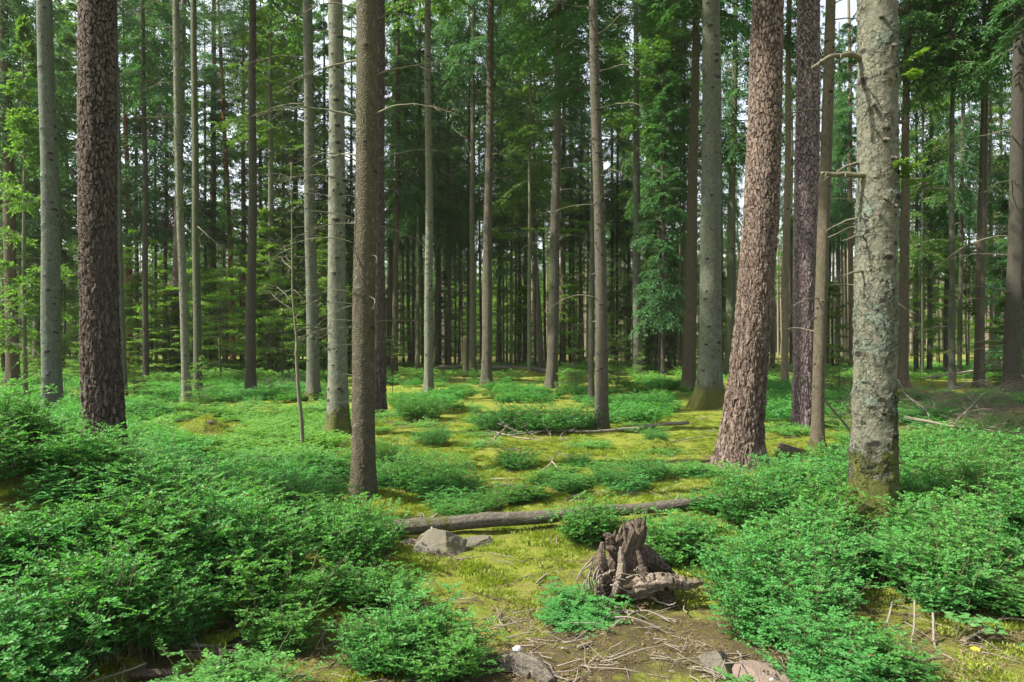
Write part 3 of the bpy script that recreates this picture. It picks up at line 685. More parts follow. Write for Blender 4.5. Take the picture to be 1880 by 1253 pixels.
# ---- trees of the far plantation and the fill between: pixel, foot row, width; colour; crown foot
FAR = [(713, 680, 10, 'brown', 7), (725, 687, 11, 'brown', 8), (741, 672, 5, 'warm', 9), (752, 668, 7, 'greybrown', 9), (759, 673, 6, 'warm', 8), (767, 684, 8, 'olive', 9), (776, 668, 5, 'brown', 10),
       (802, 678, 9, 'brown', 9), (808, 672, 5, 'dark', 9), (816, 664, 9, 'greybrown', 9), (825, 681, 8, 'dark', 7), (836, 672, 4, 'warm', 10), (844, 665, 5, 'brown', 9), (849, 664, 5, 'brown', 10), (859, 676, 7, 'redpine', 10), (883, 668, 5, 'brown', 9),
       (912, 677, 5, 'olive', 9), (918, 668, 8, 'greybrown', 10), (925, 668, 4, 'tan', 9), (938, 681, 6, 'olive', 6), (946, 672, 4, 'brown', 10), (953, 671, 8, 'greybrown', 9), (963, 671, 9, 'greybrown', 10), (982, 675, 5, 'brown', 9), (1002, 668, 5, 'warm', 9),
       (1047, 666, 6, 'brown', 9), (1054, 664, 6, 'warm', 10), (1064, 668, 8, 'greybrown', 9), (1075, 658, 9, 'brown', 9), (1124, 668, 7, 'brown', 9), (1132, 673, 6, 'dark', 9), (1144, 662, 9, 'warm', 10), (1155, 668, 7, 'brown', 9),
       (1189, 673, 10, 'greybrown', 9), (1197, 670, 4, 'tan', 10), (1204, 680, 6, 'dark', 6), (1211, 685, 5, 'brown', 8), (1239, 680, 5, 'olive', 7), (1246, 686, 4, 'warm', 9), (1252, 686, 6, 'brown', 9), (1326, 672, 6, 'warm', 10), (1347, 670, 5, 'dark', 9),
       (1418, 676, 8, 'warm', 10), (1452, 672, 6, 'brown', 9), (1519, 673, 6, 'dark', 9), (1526, 668, 5, 'warm', 9), (1538, 674, 9, 'greybrown', 9), (1547, 668, 5, 'tan', 10), (1554, 668, 4, 'warm', 10), (1563, 684, 10, 'tan', 9),
       (1683, 691, 6, 'brown', 6), (1694, 698, 5, 'dark', 5), (1706, 691, 9, 'grey', 8), (1721, 674, 5, 'warm', 8), (1736, 684, 9, 'brown', 6), (1761, 694, 8, 'greybrown', 7), (1778, 680, 4, 'tan', 9), (1821, 690, 7, 'tan', 8), (1833, 682, 5, 'brown', 7), (1843, 686, 6, 'warm', 7),
       (8, 690, 9, 'dark', 6), (66, 684, 12, 'olive', 7), (112, 676, 7, 'dark', 7), (150, 680, 6, 'dark', 7), (252, 672, 8, 'dark', 8), (287, 676, 6, 'olive', 8), (303, 682, 7, 'dark', 7), (378, 668, 6, 'dark', 8), (411, 664, 6, 'olive', 9), (478, 674, 7, 'dark', 8), (520, 672, 6, 'brown', 8), (533, 680, 9, 'dark', 6), (548, 668, 5, 'olive', 9), (596, 672, 7, 'dark', 8), (642, 670, 6, 'dark', 8)]
LAND = [(97, 'smooth bluish fir'), (186, 'thick dark pine'), (337, 'pale leaning fir'), (461, 'straight dark spruce'), (571, 'mossy-footed fir'), (668, 'brown front spruce'), (787, 'pale spotted fir'),
        (895, 'centre spruce'), (1019, 'right-leaning spruce'), (1102, 'stubby spruce'), (1169, 'grey fir'), (1268, 'dark-brown spruce'), (1385, 'leaning pine'), (1480, 'purple pine'), (1605, 'lichen fir'), (1748, 'thin grey stem'), (1861, 'edge spruce')]
ORD = ['first', 'second', 'third', 'fourth', 'fifth', 'sixth', 'seventh', 'eighth', 'ninth', 'tenth', 'eleventh', 'twelfth', 'thirteenth', 'fourteenth']
HUE = dict(brown='brown', greybrown='grey-brown', dark='dark', warm='warm-brown', olive='greenish', tan='tan', redpine='reddish', grey='grey')
FAR.sort(); gaps = {}
for t in FAR:
    i = max([k for k, (lx, _) in enumerate(LAND) if lx < t[0]], default=-1); gaps.setdefault(i, []).append(t)
FAR_MESH = {}
for gi, lst in gaps.items():
    hues = {}
    for t in lst: hues.setdefault(t[3], []).append(t)
    for t in lst:
        px, py, w, paint, cf = t
        same = hues[paint]; o = ORD[same.index(t)] if len(same) > 1 else ''
        where = f'left of the {LAND[0][1]}' if gi < 0 else (f'right of the {LAND[-1][1]}' if gi == len(LAND)-1 else f'between the {LAND[gi][1]} and {LAND[gi+1][1]}')
        lab = (f'{o} {HUE[paint]} far trunk from left {where}' if o else f'only {HUE[paint]} far trunk {where}')
        x, d, z = ground_at(px, py)
        key = ('redpine' == paint, 0)
        if key not in FAR_MESH:
            mb, _ = trunk_mesh([(940, CY + F*CAMZ/30, .26*F/30), (940, CY - F*16/30, .17*F/30)], 30., 0., 0., 24., 'pine' if key[0] else 'spruce', 3, detail=1)
            FAR_MESH[key] = mb
        root = thing('pine_tree' if key[0] else 'spruce_tree', (x, d, z), lab, 'tree', 'far plantation trees')
        tr = link('trunk', FAR_MESH[key], root, color=PAINT[paint]); r = w*d/F/.26; tr.scale = (r, r, 1); tr.rotation_euler = (rnd.gauss(0, .008), rnd.gauss(0, .008), rnd.uniform(0, 6))
        kd = 'pine' if key[0] else rnd.choice(['spruce', 'spruce', 'fir'])
        me = CROWN[kd, rnd.randrange(3 if kd != 'pine' else 2)]
        c = link('crown', me, root, (0, 0, cf)); L0 = dict(spruce=14, fir=13, pine=8)[kd]; cl = rnd.uniform(19, 26)-cf; s = rnd.uniform(.95, 1.25) if px < 640 else (rnd.uniform(.65, .9) if px < 1300 else rnd.uniform(.5, .7))
        c.scale = (s, s, cl/L0); c.rotation_euler = (0, 0, rnd.uniform(0, 6.28))
        TREES.append((px, d, x))

# ---- understorey: young firs and beech sprays, each its own tree
def young(px, py, h, r, kind, label, foot=.2, name=None, tw=.05, group='young understorey trees'):
    x, d, z = ground_at(px, py)
    root = thing(name or ('beech_tree' if kind == 'beech' else 'young_fir'), (x, d, z), label, 'tree', group)
    mb = MB(); s = np.linspace(0, 1, 10)
    mb.tube(np.stack([.04*np.sin(s*4+px), .03*np.sin(s*5), h*.96*s-.1], 1), np.linspace(tw, .006, 10), 7, moss=np.zeros(72), up=np.zeros(72), knot=np.zeros(72))
    link('trunk', mb.mesh('trunk', M['spruce' if kind != 'beech' else 'fir']), root, color=PAINT['dark'])
    me = CROWN[kind, int(px) % 2 if (kind, 2) not in CROWN else int(px) % 3]
    L0 = dict(young=5, sapling=1.5, beech=5, dark=9, spruce=14, fir=13)[kind]; R0 = dict(young=1.35, sapling=.62, beech=2., dark=1.7, spruce=2.5, fir=2.7)[kind]
    c = link('crown', me, root, (0, 0, foot)); c.scale = (r/R0, r/R0, (h-foot)/L0); c.rotation_euler = (0, 0, px*1.3)
    return root
for a in [(262, 690, 6.5, 2.0, 'beech', 'leafy beech sapling layered behind the thin dark spruce', 1.2), (405, 700, 4.5, 1.9, 'beech', 'pale green beech spray low behind the greenish dark spruce', .6),
          (300, 668, 9, 2.6, 'young', 'young fir filling the gap left of the pale leaning fir', .8), (520, 698, 6.5, 1.7, 'beech', 'yellow green beech tiers around the dead sapling', 1.),
          (495, 690, 8., 1.8, 'young', 'lichen green young fir behind the pale mottled trunk', .8), (540, 676, 9.5, 2.2, 'young', 'tall young fir left of the mossy footed grey fir', 1.),
          (605, 690, 8.5, 1.7, 'young', 'dark young fir just left of the big pale grey fir', .8), (160, 672, 10, 2.4, 'fir', 'shaded dense fir behind the dark thick pine', 1.2),
          (112, 664, 12, 2.6, 'fir', 'shaded fir standing between the two left firs', 1.6), (20, 690, 10, 2.4, 'fir', 'dark shaded fir behind the far left brown trunk', 1.4),
          (222, 700, 2.4, 1.1, 'young', 'low bushy fir in the hollow beside the far mossy stump', .1), (376, 668, 11, 2.5, 'spruce', 'dense spruce crown behind the dark footed pine', 2.2),
          (440, 690, 3.0, 1.4, 'beech', 'low pale beech bush before the thin orange pine', .3),
          (650, 668, 13, 2.3, 'spruce', 'dense spruce hidden behind the brown front spruce', 3.), (750, 662, 15, 2.3, 'spruce', 'dark drooping spruce in the gap left of the pale spotted fir', 5.5), (835, 664, 14, 2.2, 'spruce', 'drooping spruce between the spotted fir and the dark greenish trunk', 6.),
          (930, 668, 13, 2.0, 'fir', 'deep green fir left of the yellow beech leaves', 5.), (1060, 664, 14, 2.2, 'fir', 'green fir filling the gap left of the stubby spruce', 5.), (1140, 664, 14, 2.4, 'spruce', 'dark spruce with low boughs right of the stubby spruce', 4.),
          (1232, 676, 12, 2.2, 'spruce', 'dark low spruce left of the dark brown spruce', 2.), (1290, 662, 15, 2.4, 'spruce', 'spruce crown hidden behind the big mossy fir', 5.),
          (1340, 660, 13, 2.0, 'fir', 'sunlit fir behind the leaning pine', 6.), (1500, 660, 14, 2.0, 'fir', 'sunlit fir behind the slim olive spruce', 7.5),
          (1690, 684, 11, 2.0, 'fir', 'layered fir with low green boughs right of the lichen fir', 2.6), (1725, 672, 11, 2.0, 'fir', 'fir with sunlit boughs behind the thin grey stem', 5.), (1775, 680, 12, 2.2, 'fir', 'broad dark fir between the grey stem and brown pair', 3.6),
          (1828, 684, 12, 2.1, 'spruce', 'shaggy spruce between the brown pair and the edge spruce', 3.6), (1850, 708, 3.2, 1.5, 'young', 'low dark fir bush at the foot of the edge spruce', .1), (1880, 700, 9, 2.2, 'spruce', 'dark spruce cut by the right edge of the view', 1.)]:
    young(*a[:6], foot=a[6])
FILL = [(5, 676, 13, 'fir', 2), (60, 668, 14, 'spruce', 3), (85, 672, 9, 'young', 0.5), (128, 660, 15, 'fir', 3), (205, 664, 13, 'spruce', 2.5), (238, 660, 11, 'fir', 1.5), (280, 662, 14, 'fir', 2), (312, 660, 11, 'young', 1), (345, 664, 13, 'fir', 2.5), (400, 660, 14, 'spruce', 3), (425, 668, 7, 'beech', 0.8), (452, 662, 12, 'fir', 1.5), (482, 660, 15, 'spruce', 3), (512, 664, 11, 'fir', 1.2), (556, 660, 13, 'fir', 2), (590, 664, 10, 'young', 1), (632, 660, 14, 'fir', 3), (678, 664, 12, 'spruce', 3.5),
        (735, 658, 14.5, 'fir', 8.5), (812, 656, 14.5, 'spruce', 8.5), (848, 656, 15, 'fir', 9), (956, 656, 14.5, 'fir', 8.5), (1000, 655, 14.5, 'beech', 8.5), (1078, 656, 14.5, 'fir', 8.5), (1118, 658, 15, 'spruce', 8.5), (1158, 658, 13.5, 'fir', 7.5), (1192, 660, 14, 'spruce', 4), (1212, 664, 10, 'fir', 2.5), (1250, 660, 12, 'fir', 3), 
        (1455, 658, 13, 'fir', 6), (1640, 664, 13, 'spruce', 4.5), (1868, 672, 12, 'spruce', 4.5)]
SAP = [(72, 690, 5, 'beech', .5), (118, 684, 6, 'young', .3), (158, 686, 5, 'beech', .6), (212, 680, 7, 'beech', .8), (252, 690, 4.5, 'young', .2), (276, 684, 6, 'beech', .7), (308, 692, 4, 'young', .2), (352, 690, 5.5, 'beech', .6), (384, 684, 6.5, 'young', .4), (415, 690, 5, 'beech', .5), (442, 686, 7, 'beech', .8), (476, 690, 5, 'young', .2), (508, 684, 7.5, 'beech', .8), (545, 690, 5, 'young', .2), (596, 684, 7, 'beech', .8), (640, 684, 6, 'young', .4),
       (722, 676, 5.5, 'young', .4), (758, 672, 7, 'beech', 1.5), (818, 672, 6, 'young', .5), (842, 674, 7, 'beech', 1.8), (930, 672, 7.5, 'beech', 2.), (962, 674, 5, 'young', .4), (1045, 674, 6, 'young', .5), (1070, 672, 7.5, 'beech', 2.), (1128, 674, 7, 'beech', 1.5), (1150, 676, 5, 'young', .4), (1192, 678, 6, 'young', .4), (1228, 680, 7, 'dark', .8), (1322, 676, 6, 'young', .4),
       (1528, 684, 5, 'young', .3), (1680, 692, 6, 'beech', .8), (1738, 692, 6, 'beech', 1.), (1826, 694, 6, 'beech', .8)]
KIND = dict(dark='dense spruce', fir='fir', spruce='spruce', young='young fir', beech='beech')
gp = {}
SAPSET = set(id(t) for t in SAP)
for t in SAP:
    i = max([k for k, (lx, _) in enumerate(LAND) if lx < t[0]], default=-1); gp.setdefault((i, t[3], 'low'), []).append(t)
for t in FILL:
    i = max([k for k, (lx, _) in enumerate(LAND) if lx < t[0]], default=-1); gp.setdefault((i, t[3], 'tall'), []).append(t)
for (gi, kd, sz), lst in gp.items():
    for q, (px, py, h, _k, ft) in enumerate(lst):
        where = f'left of the {LAND[0][1]}' if gi < 0 else (f'right of the {LAND[-1][1]}' if gi == len(LAND)-1 else f'between the {LAND[gi][1]} and {LAND[gi+1][1]}')
        lab = (f'{ORD[q]} {sz} distant {KIND[kd]} from left ' if len(lst) > 1 else f'{sz} distant {KIND[kd]} ') + where
        young(px, py, h, (rnd.uniform(1.9, 2.7) if kd != 'young' else 2.) if sz == 'tall' else rnd.uniform(1.3, 1.9), kd, lab, foot=ft, tw=.09, group='leafy trees filling the distance', name={'fir': 'fir_tree', 'spruce': 'spruce_tree'}.get(kd))
for a in [(1058, 716, 1.7, .7, 'sapling', 'young spruce left of the stubby spruce'), (1135, 712, 2.1, .85, 'sapling', 'taller young spruce right of the stubby spruce'), (1098, 704, 1.3, .6, 'sapling', 'small young spruce behind the stubby spruce'),
          (1540, 722, 1.5, .85, 'sapling', 'dense young fir left of the lichen fir'), (367, 752, 1.25, .55, 'sapling', 'bright fir sapling in front of the greenish dark spruce'),
          (248, 738, 1.2, .6, 'sapling', 'fir sapling right of the dark thick pine'), (1178, 700, 1.2, .6, 'sapling', 'small young spruce before the grey fir'), (150, 700, 1.6, .8, 'sapling', 'fir sapling behind the left bank'), (50, 700, 1.8, .9, 'sapling', 'fir sapling beyond the far left bank'), (1478, 690, 1.4, .6, 'sapling', 'small fir behind the purple pine')]:
    young(*a[:6], foot=.05, tw=.016, group='knee high conifer saplings')
x, d, z = ground_at(721, 735)
r = thing('young_fir', (x, d, z), 'tiny fir on a bare stem right of the brown front spruce', 'tree', 'knee high conifer saplings')
mb = MB(); mb.tube([(0, 0, -.05), (.0, 0, .5), (.01, 0, 1.1), (0, 0, 1.75)], [.014, .012, .010, .004], 6, moss=np.zeros(26)); link('trunk', mb.mesh('trunk', M['spruce']), r, color=PAINT['dark'])
c = link('crown', CROWN['sapling', 0], r, (.0, 0, 1.2)); c.scale = (.8, .8, .4)

# ---- added spruce out of view on the left, put there to shade the bilberry bank
for q, (tx, ty, cf) in enumerate([(-10.9, 4.9, 6.4)]):
    root = thing('spruce_tree', (tx, ty, float(terrain(tx, ty))), 'young spruce standing outside the view to the left of the bank', 'tree', 'spruces outside the left edge')
    tr = link('trunk', FAR_MESH[(False, 0)], root, color=PAINT['brown']); tr.scale = (.8, .8, .46)
    c = link('crown', CROWN['dark', q % 2], root, (0, 0, cf)); c.scale = (.8, .8, .52); c.rotation_euler = (0, 0, q*1.7)

# ---- the dead sapling with drooping lichened twigs
x, d, z = ground_at(557, 829)
r = thing('dead_sapling', (x, d, z), 'thin dead sapling with drooping lichened twigs before the grey firs', 'dead tree')
pts = [(0, 0, -.1), (-.03, 0, .5), (-.08, 0, 1.0), (-.11, .02, 1.45), (-.10, .02, 1.6), (-.16, 0, 2.3), (-.17, 0, 3.3), (-.18, 0, 4.3)]
mb = MB(); P = np.array(pts); t = np.linspace(0, len(P)-1, 40); P2 = np.stack([np.interp(t, np.arange(len(P)), P[:, i]) for i in range(3)], 1)
mb.tube(P2, np.linspace(.034, .008, 40)*(1+.25*np.exp(-((P2[:, 2]-1.5)/.08)**2)), 8, noise=.25, seed=4); link('trunk', mb.mesh('trunk', M['deadmoss']), r)
for i in range(26):
    zz = 1.45 + 2.7*(i/26); b = link('dead_branch', DEAD[i % 6], r, (float(np.interp(zz, P2[:, 2], P2[:, 0])), 0, zz))
    k = rnd.uniform(.35, .75)*(1.1-.12*zz); b.scale = (k, k, k); b.rotation_euler = (rnd.uniform(-.4, .4), rnd.uniform(-.9, .15), rnd.uniform(0, 6.28))

# ------------------------------------------------------------------ ground
def axis_coords(lo, hi, fine_lo, fine_hi, fine, growth):
    a = list(np.arange(fine_lo, fine_hi, fine)); st = fine
    while a[-1] < hi: st *= growth; a.append(a[-1]+st)
    st = fine; b = [fine_lo]
    while b[-1] > lo: st *= growth; b.append(b[-1]-st)
    return np.array(sorted(set(b[1:] + a)))
gx = axis_coords(-420, 420, -7, 7, .055, 1.035); gy = axis_coords(-120, 420, 2.4, 12, .05, 1.03)
X, Y = np.meshgrid(gx, gy)
Zg = terrain(X, Y)
near = np.clip((22-Y)/10, 0, 1)*(Y > 0)
Zg = Zg + near*(.085*(fbm(X*2.4, Y*2.4+3, o=3)-.5) +   .034*(fbm(X*8, Y*8, o=3)-.5))
lit = np.full(X.shape, .31)
def litblob(px, py, rx, ry, w):
    global lit
    x, d, z = ground_at(px, py); lit = lit + w*np.exp(-((X-x)/rx)**2 - ((Y-d)/ry)**2)
for a in [(1300, 1190, .9, .45, .20), (1150, 1150, .6, .5, .12), (1650, 1190, 1., .4, .16), (960, 1235, .7, .35, .2), (1080, 1060, .45, .4, .12), (600, 1150, .5, .3, .12), (400, 1235, .6, .3, .15), (1330, 850, .9, .9, .25), (1560, 780, 1.2, 1.6, .22), (1750, 760, 3.5, 2.5, .16),
          (850, 695, 2.6, 2.5, .25), (720, 775, .6, .6, .4), (1230, 845, .9, .8, -.05), (820, 940, .8, .5, -.2), (1000, 860, 1.4, 1.2, -.1), (1100, 660, 14, 10, .2)]:
    litblob(*a)
lit += np.clip((np.hypot(X, Y)-30)/20, 0, 1)*.12 + .09*np.clip((5.2-Y)/1.0, 0, 1)
i, j = np.meshgrid(np.arange(len(gy)-1), np.arange(len(gx)-1), indexing='ij'); nx = len(gx)
mb = MB(); mb.add(np.stack([X, Y, Zg], -1), np.stack([i*nx+j, i*nx+j+1, (i+1)*nx+j+1, (i+1)*nx+j], -1).reshape(-1, 4), None, litter=lit.ravel())
tag(link('ground', mb.mesh('ground', M['ground'])), kind='structure')

# ------------------------------------------------------------------ bilberry
def berry_clump(seed, rad, hgt, shoots, leaf, per, twigs=5, stems=True, mat='berry'):
    g = np.random.default_rng(seed); mb = MB(); wd = MB()
    for s in range(shoots):
        a = g.uniform(0, 6.283); r0 = rad*.55*math.sqrt(g.uniform(0, 1))
        b = np.array([r0*math.cos(a), r0*math.sin(a), -.02]); h = hgt*g.uniform(.45, 1.2)*(1-.35*(r0/rad)**2)
        lean = np.array([math.cos(a), math.sin(a), 0])*rad*.75*(r0/rad)*g.uniform(.4, 1.3) + np.append(g.normal(0, .06, 2), 0)
        u = np.linspace(0, 1, 5); P = b + lean*(u**1.4)[:, None] + np.array([0, 0, h])*u[:, None]
        if stems: wd.tube(P, np.linspace(.0028, .0012, 5), 3, False)
        for t in range(twigs):
            q = g.uniform(.18, .98); p = np.array([np.interp(q, u, P[:, i]) for i in range(3)])
            ta = g.uniform(0, 6.283); tl = rad*g.uniform(.22, .5)
            td = norm(np.array([math.cos(ta), math.sin(ta), g.uniform(.15, .9)]))
            k = per; v = np.linspace(.1, 1, k)
            C = p + td*(tl*v)[:, None] + np.array([0, 0, -.15*tl])*(v**2)[:, None]
            if stems and t < 3: wd.tube(np.vstack([p, C[-1]]), [.0012, .0008], 3, False)
            sv = norm(np.cross(td, [0, 0, 1.])); sg = np.where(np.arange(k) % 2, 1, -1)[:, None]
            D = td*.55 + sv*sg*.8 + g.normal(0, .25, (k, 3))
            N = np.array([0, 0, 1.]) + g.normal(0, .52, (k, 3))
            lf = leaf*g.uniform(.65, 1.2, k)
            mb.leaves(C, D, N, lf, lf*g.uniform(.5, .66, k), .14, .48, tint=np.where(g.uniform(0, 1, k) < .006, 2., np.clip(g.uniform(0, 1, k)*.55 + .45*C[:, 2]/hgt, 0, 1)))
    nf = mb.n//4; off = mb.n
    mats = [M[mat], M['stem']]
    if wd.n:
        mb.v += wd.v; mb.f4 += [q + off for q in wd.f4]; mb.n += wd.n; mb.a['tint'].append(np.zeros(wd.n))
    me = mb.mesh('bilberry_leaves', mats, False)
    mi = np.zeros(len(me.polygons), np.int32); mi[nf:] = 1; me.polygons.foreach_set('material_index', mi)
    return me
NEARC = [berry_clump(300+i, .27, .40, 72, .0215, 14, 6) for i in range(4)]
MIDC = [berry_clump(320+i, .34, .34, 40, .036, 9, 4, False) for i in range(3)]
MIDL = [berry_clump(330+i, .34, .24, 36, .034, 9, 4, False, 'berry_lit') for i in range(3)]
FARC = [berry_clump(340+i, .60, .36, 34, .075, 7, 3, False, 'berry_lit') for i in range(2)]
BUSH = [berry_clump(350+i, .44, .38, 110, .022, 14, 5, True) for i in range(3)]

BLOBS = [  # ground pixel, half axes in pixels, strength, height factor
    (100, 860, 260, 100, 1, 1.), (250, 1000, 330, 120, 1, 1.05), (120, 1120, 300, 110, 1, 1.1), (500, 1010, 130, 80, 1, 1.), (330, 1130, 130, 70, .9, 1.), (500, 930, 160, 60, 1, .85), (60, 1230, 190, 60, 1, .9), (300, 1225, 60, 28, .5, .7), (665, 1035, 45, 38, 1, 1.), (600, 1060, 80, 50, 1, .9),
    (850, 1145, 140, 36, 1, .95), (740, 1130, 70, 30, .9, .8), (790, 1205, 130, 50, 1, .85), (1000, 1182, 66, 28, .95, .8), (930, 1215, 60, 24, .8, .6), (600, 1200, 100, 36, 1, .8), (500, 1205, 90, 34, 1, .85), (450, 1150, 110, 40, 1, .9), (560, 1140, 70, 30, .9, .75), (985, 1128, 34, 14, .7, .5), (1640, 1235, 90, 22, .7, .5), (650, 1090, 80, 34, .7, .7), 
    (1535, 1010, 185, 90, 1, 1.1), (1410, 1095, 150, 52, 1, .95), (1300, 1120, 60, 36, .9, .9), (1465, 925, 75, 28, .9, .9), (1780, 940, 160, 80, 1, 1.1), (1680, 1060, 160, 62, 1, 1.), (1860, 1000, 60, 60, .9, 1.), (1440, 1165, 80, 34, .9, .8), (1530, 1235, 90, 26, .9, .6), (1620, 900, 90, 36, .8, 1.),
    (1225, 1040, 85, 22, 1, .75), (1092, 972, 50, 24, 1, .85), (1350, 1005, 40, 20, .9, .8), (1040, 1010, 30, 16, .7, .7), (1760, 1150, 50, 14, .5, .5),
    (420, 790, 200, 50, 1, .55), (560, 770, 90, 30, .9, .6), (300, 850, 120, 40, 1, .7), (480, 850, 150, 36, 1, .6), (610, 850, 50, 16, .8, .6), (430, 725, 190, 20, .9, .7), (260, 760, 60, 20, .9, .7), (60, 740, 80, 22, 1., .8), (120, 700, 120, 16, .8, .9),
    (770, 752, 62, 12, 1, .9), (1150, 760, 60, 22, .95, .8), (1215, 745, 50, 18, .9, .8), (940, 728, 80, 12, .85, .7), (840, 728, 60, 10, .8, .7), (1060, 730, 60, 14, .9, .8), (730, 708, 40, 10, .8, .8), (900, 700, 150, 8, .6, .8), (1220, 712, 90, 12, .9, .8), (1100, 700, 60, 8, .6, .8),
    (1430, 745, 50, 30, .95, .9), (1440, 795, 40, 12, .6, .6), (1540, 750, 40, 20, .9, .9), (1700, 770, 70, 24, .8, .7), (1790, 745, 80, 14, .7, .7), (1800, 790, 90, 20, .7, .65), (1740, 820, 90, 16, .75, .6), (1860, 850, 60, 16, .7, .7), (1660, 735, 30, 10, .7, .7), (1560, 810, 26, 12, .6, .5),
    (300, 690, 150, 10, .7, .9), (1600, 690, 200, 8, .3, .8)]
BARE = [(1170, 1060, 100, 60), (815, 1035, 95, 40), (900, 1000, 130, 22), (700, 985, 60, 18), (700, 1160, 34, 22), (1400, 1225, 60, 26), (1320, 1222, 36, 22), (1160, 1130, 90, 36), (385, 796, 80, 26), (690, 935, 60, 26), (860, 960, 190, 14), (1240, 955, 115, 36), (1240, 930, 60, 10)]
def carpet_density(px, py):
    best = np.zeros_like(px); hh = np.full_like(px, .6)
    for cx, cy, rx, ry, w, h in BLOBS:
        k = w*np.clip(1.55-1.15*np.sqrt(((px-cx)/rx)**2 + ((py-cy)/ry)**2), 0, 1)
        hh = np.where(k > best, h, hh); best = np.maximum(best, k)
    for cx, cy, rx, ry in BARE:
        best = best*np.clip(2.2*np.sqrt(((px-cx)/rx)**2 + ((py-cy)/ry)**2)-1.5, 0, 1)
    hh = hh*(1-.6*np.exp(-((px-1605)/85)**2 - ((py-1035)/55)**2))
    return best, hh

def scatter(name, pts, scl, idx, rots, variants, label, cat, kind='stuff'):
    """one object that carries many small plants by geometry nodes"""
    me = bpy.data.meshes.new(name); n = len(pts)
    me.vertices.add(n); me.vertices.foreach_set('co', np.asarray(pts, np.float32).ravel())
    for nm, typ, val in (('scl', 'FLOAT_VECTOR', scl), ('rot', 'FLOAT_VECTOR', rots)):
        a = me.attributes.new(nm, typ, 'POINT'); a.data.foreach_set('vector', np.asarray(val, np.float32).ravel())
    a = me.attributes.new('idx', 'INT', 'POINT'); a.data.foreach_set('value', np.asarray(idx, np.int32))
    ng = bpy.data.node_groups.new(name, 'GeometryNodeTree')
    ng.interface.new_socket('Geometry', in_out='INPUT', socket_type='NodeSocketGeometry'); ng.interface.new_socket('Geometry', in_out='OUTPUT', socket_type='NodeSocketGeometry')
    N, Lk = ng.nodes, ng.links
    gi, go, jn = N.new('NodeGroupInput'), N.new('NodeGroupOutput'), N.new('GeometryNodeJoinGeometry')
    def att(nm, dt):
        q = N.new('GeometryNodeInputNamedAttribute'); q.data_type = dt; q.inputs['Name'].default_value = nm; return q.outputs['Attribute']
    sc_, ro_, ix_ = att('scl', 'FLOAT_VECTOR'), att('rot', 'FLOAT_VECTOR'), att('idx', 'INT')
    e2r = N.new('FunctionNodeEulerToRotation'); Lk.new(ro_, e2r.inputs[0])
    for k, v in enumerate(variants):
        src = bpy.data.objects.new(name + '_leaf_source', v)
        oi = N.new('GeometryNodeObjectInfo'); oi.inputs['Object'].default_value = src; oi.inputs['As Instance'].default_value = True
        cmp_ = N.new('FunctionNodeCompare'); cmp_.data_type = 'INT'; cmp_.operation = 'EQUAL'
        ii = [s for s in cmp_.inputs if s.type == 'INT']; Lk.new(ix_, ii[0]); ii[1].default_value = k
        ip = N.new('GeometryNodeInstanceOnPoints')
        Lk.new(gi.outputs[0], ip.inputs['Points']); Lk.new(cmp_.outputs[0], ip.inputs['Selection']); Lk.new(oi.outputs['Geometry'], ip.inputs['Instance'])
        Lk.new(e2r.outputs[0], ip.inputs['Rotation']); Lk.new(sc_, ip.inputs['Scale']); Lk.new(ip.outputs[0], jn.inputs[0])
    Lk.new(jn.outputs[0], go.inputs[0])
    o = link(name, me); md = o.modifiers.new('scatter', 'NODES'); md.node_group = ng
    return tag(o, label, cat, kind=kind)

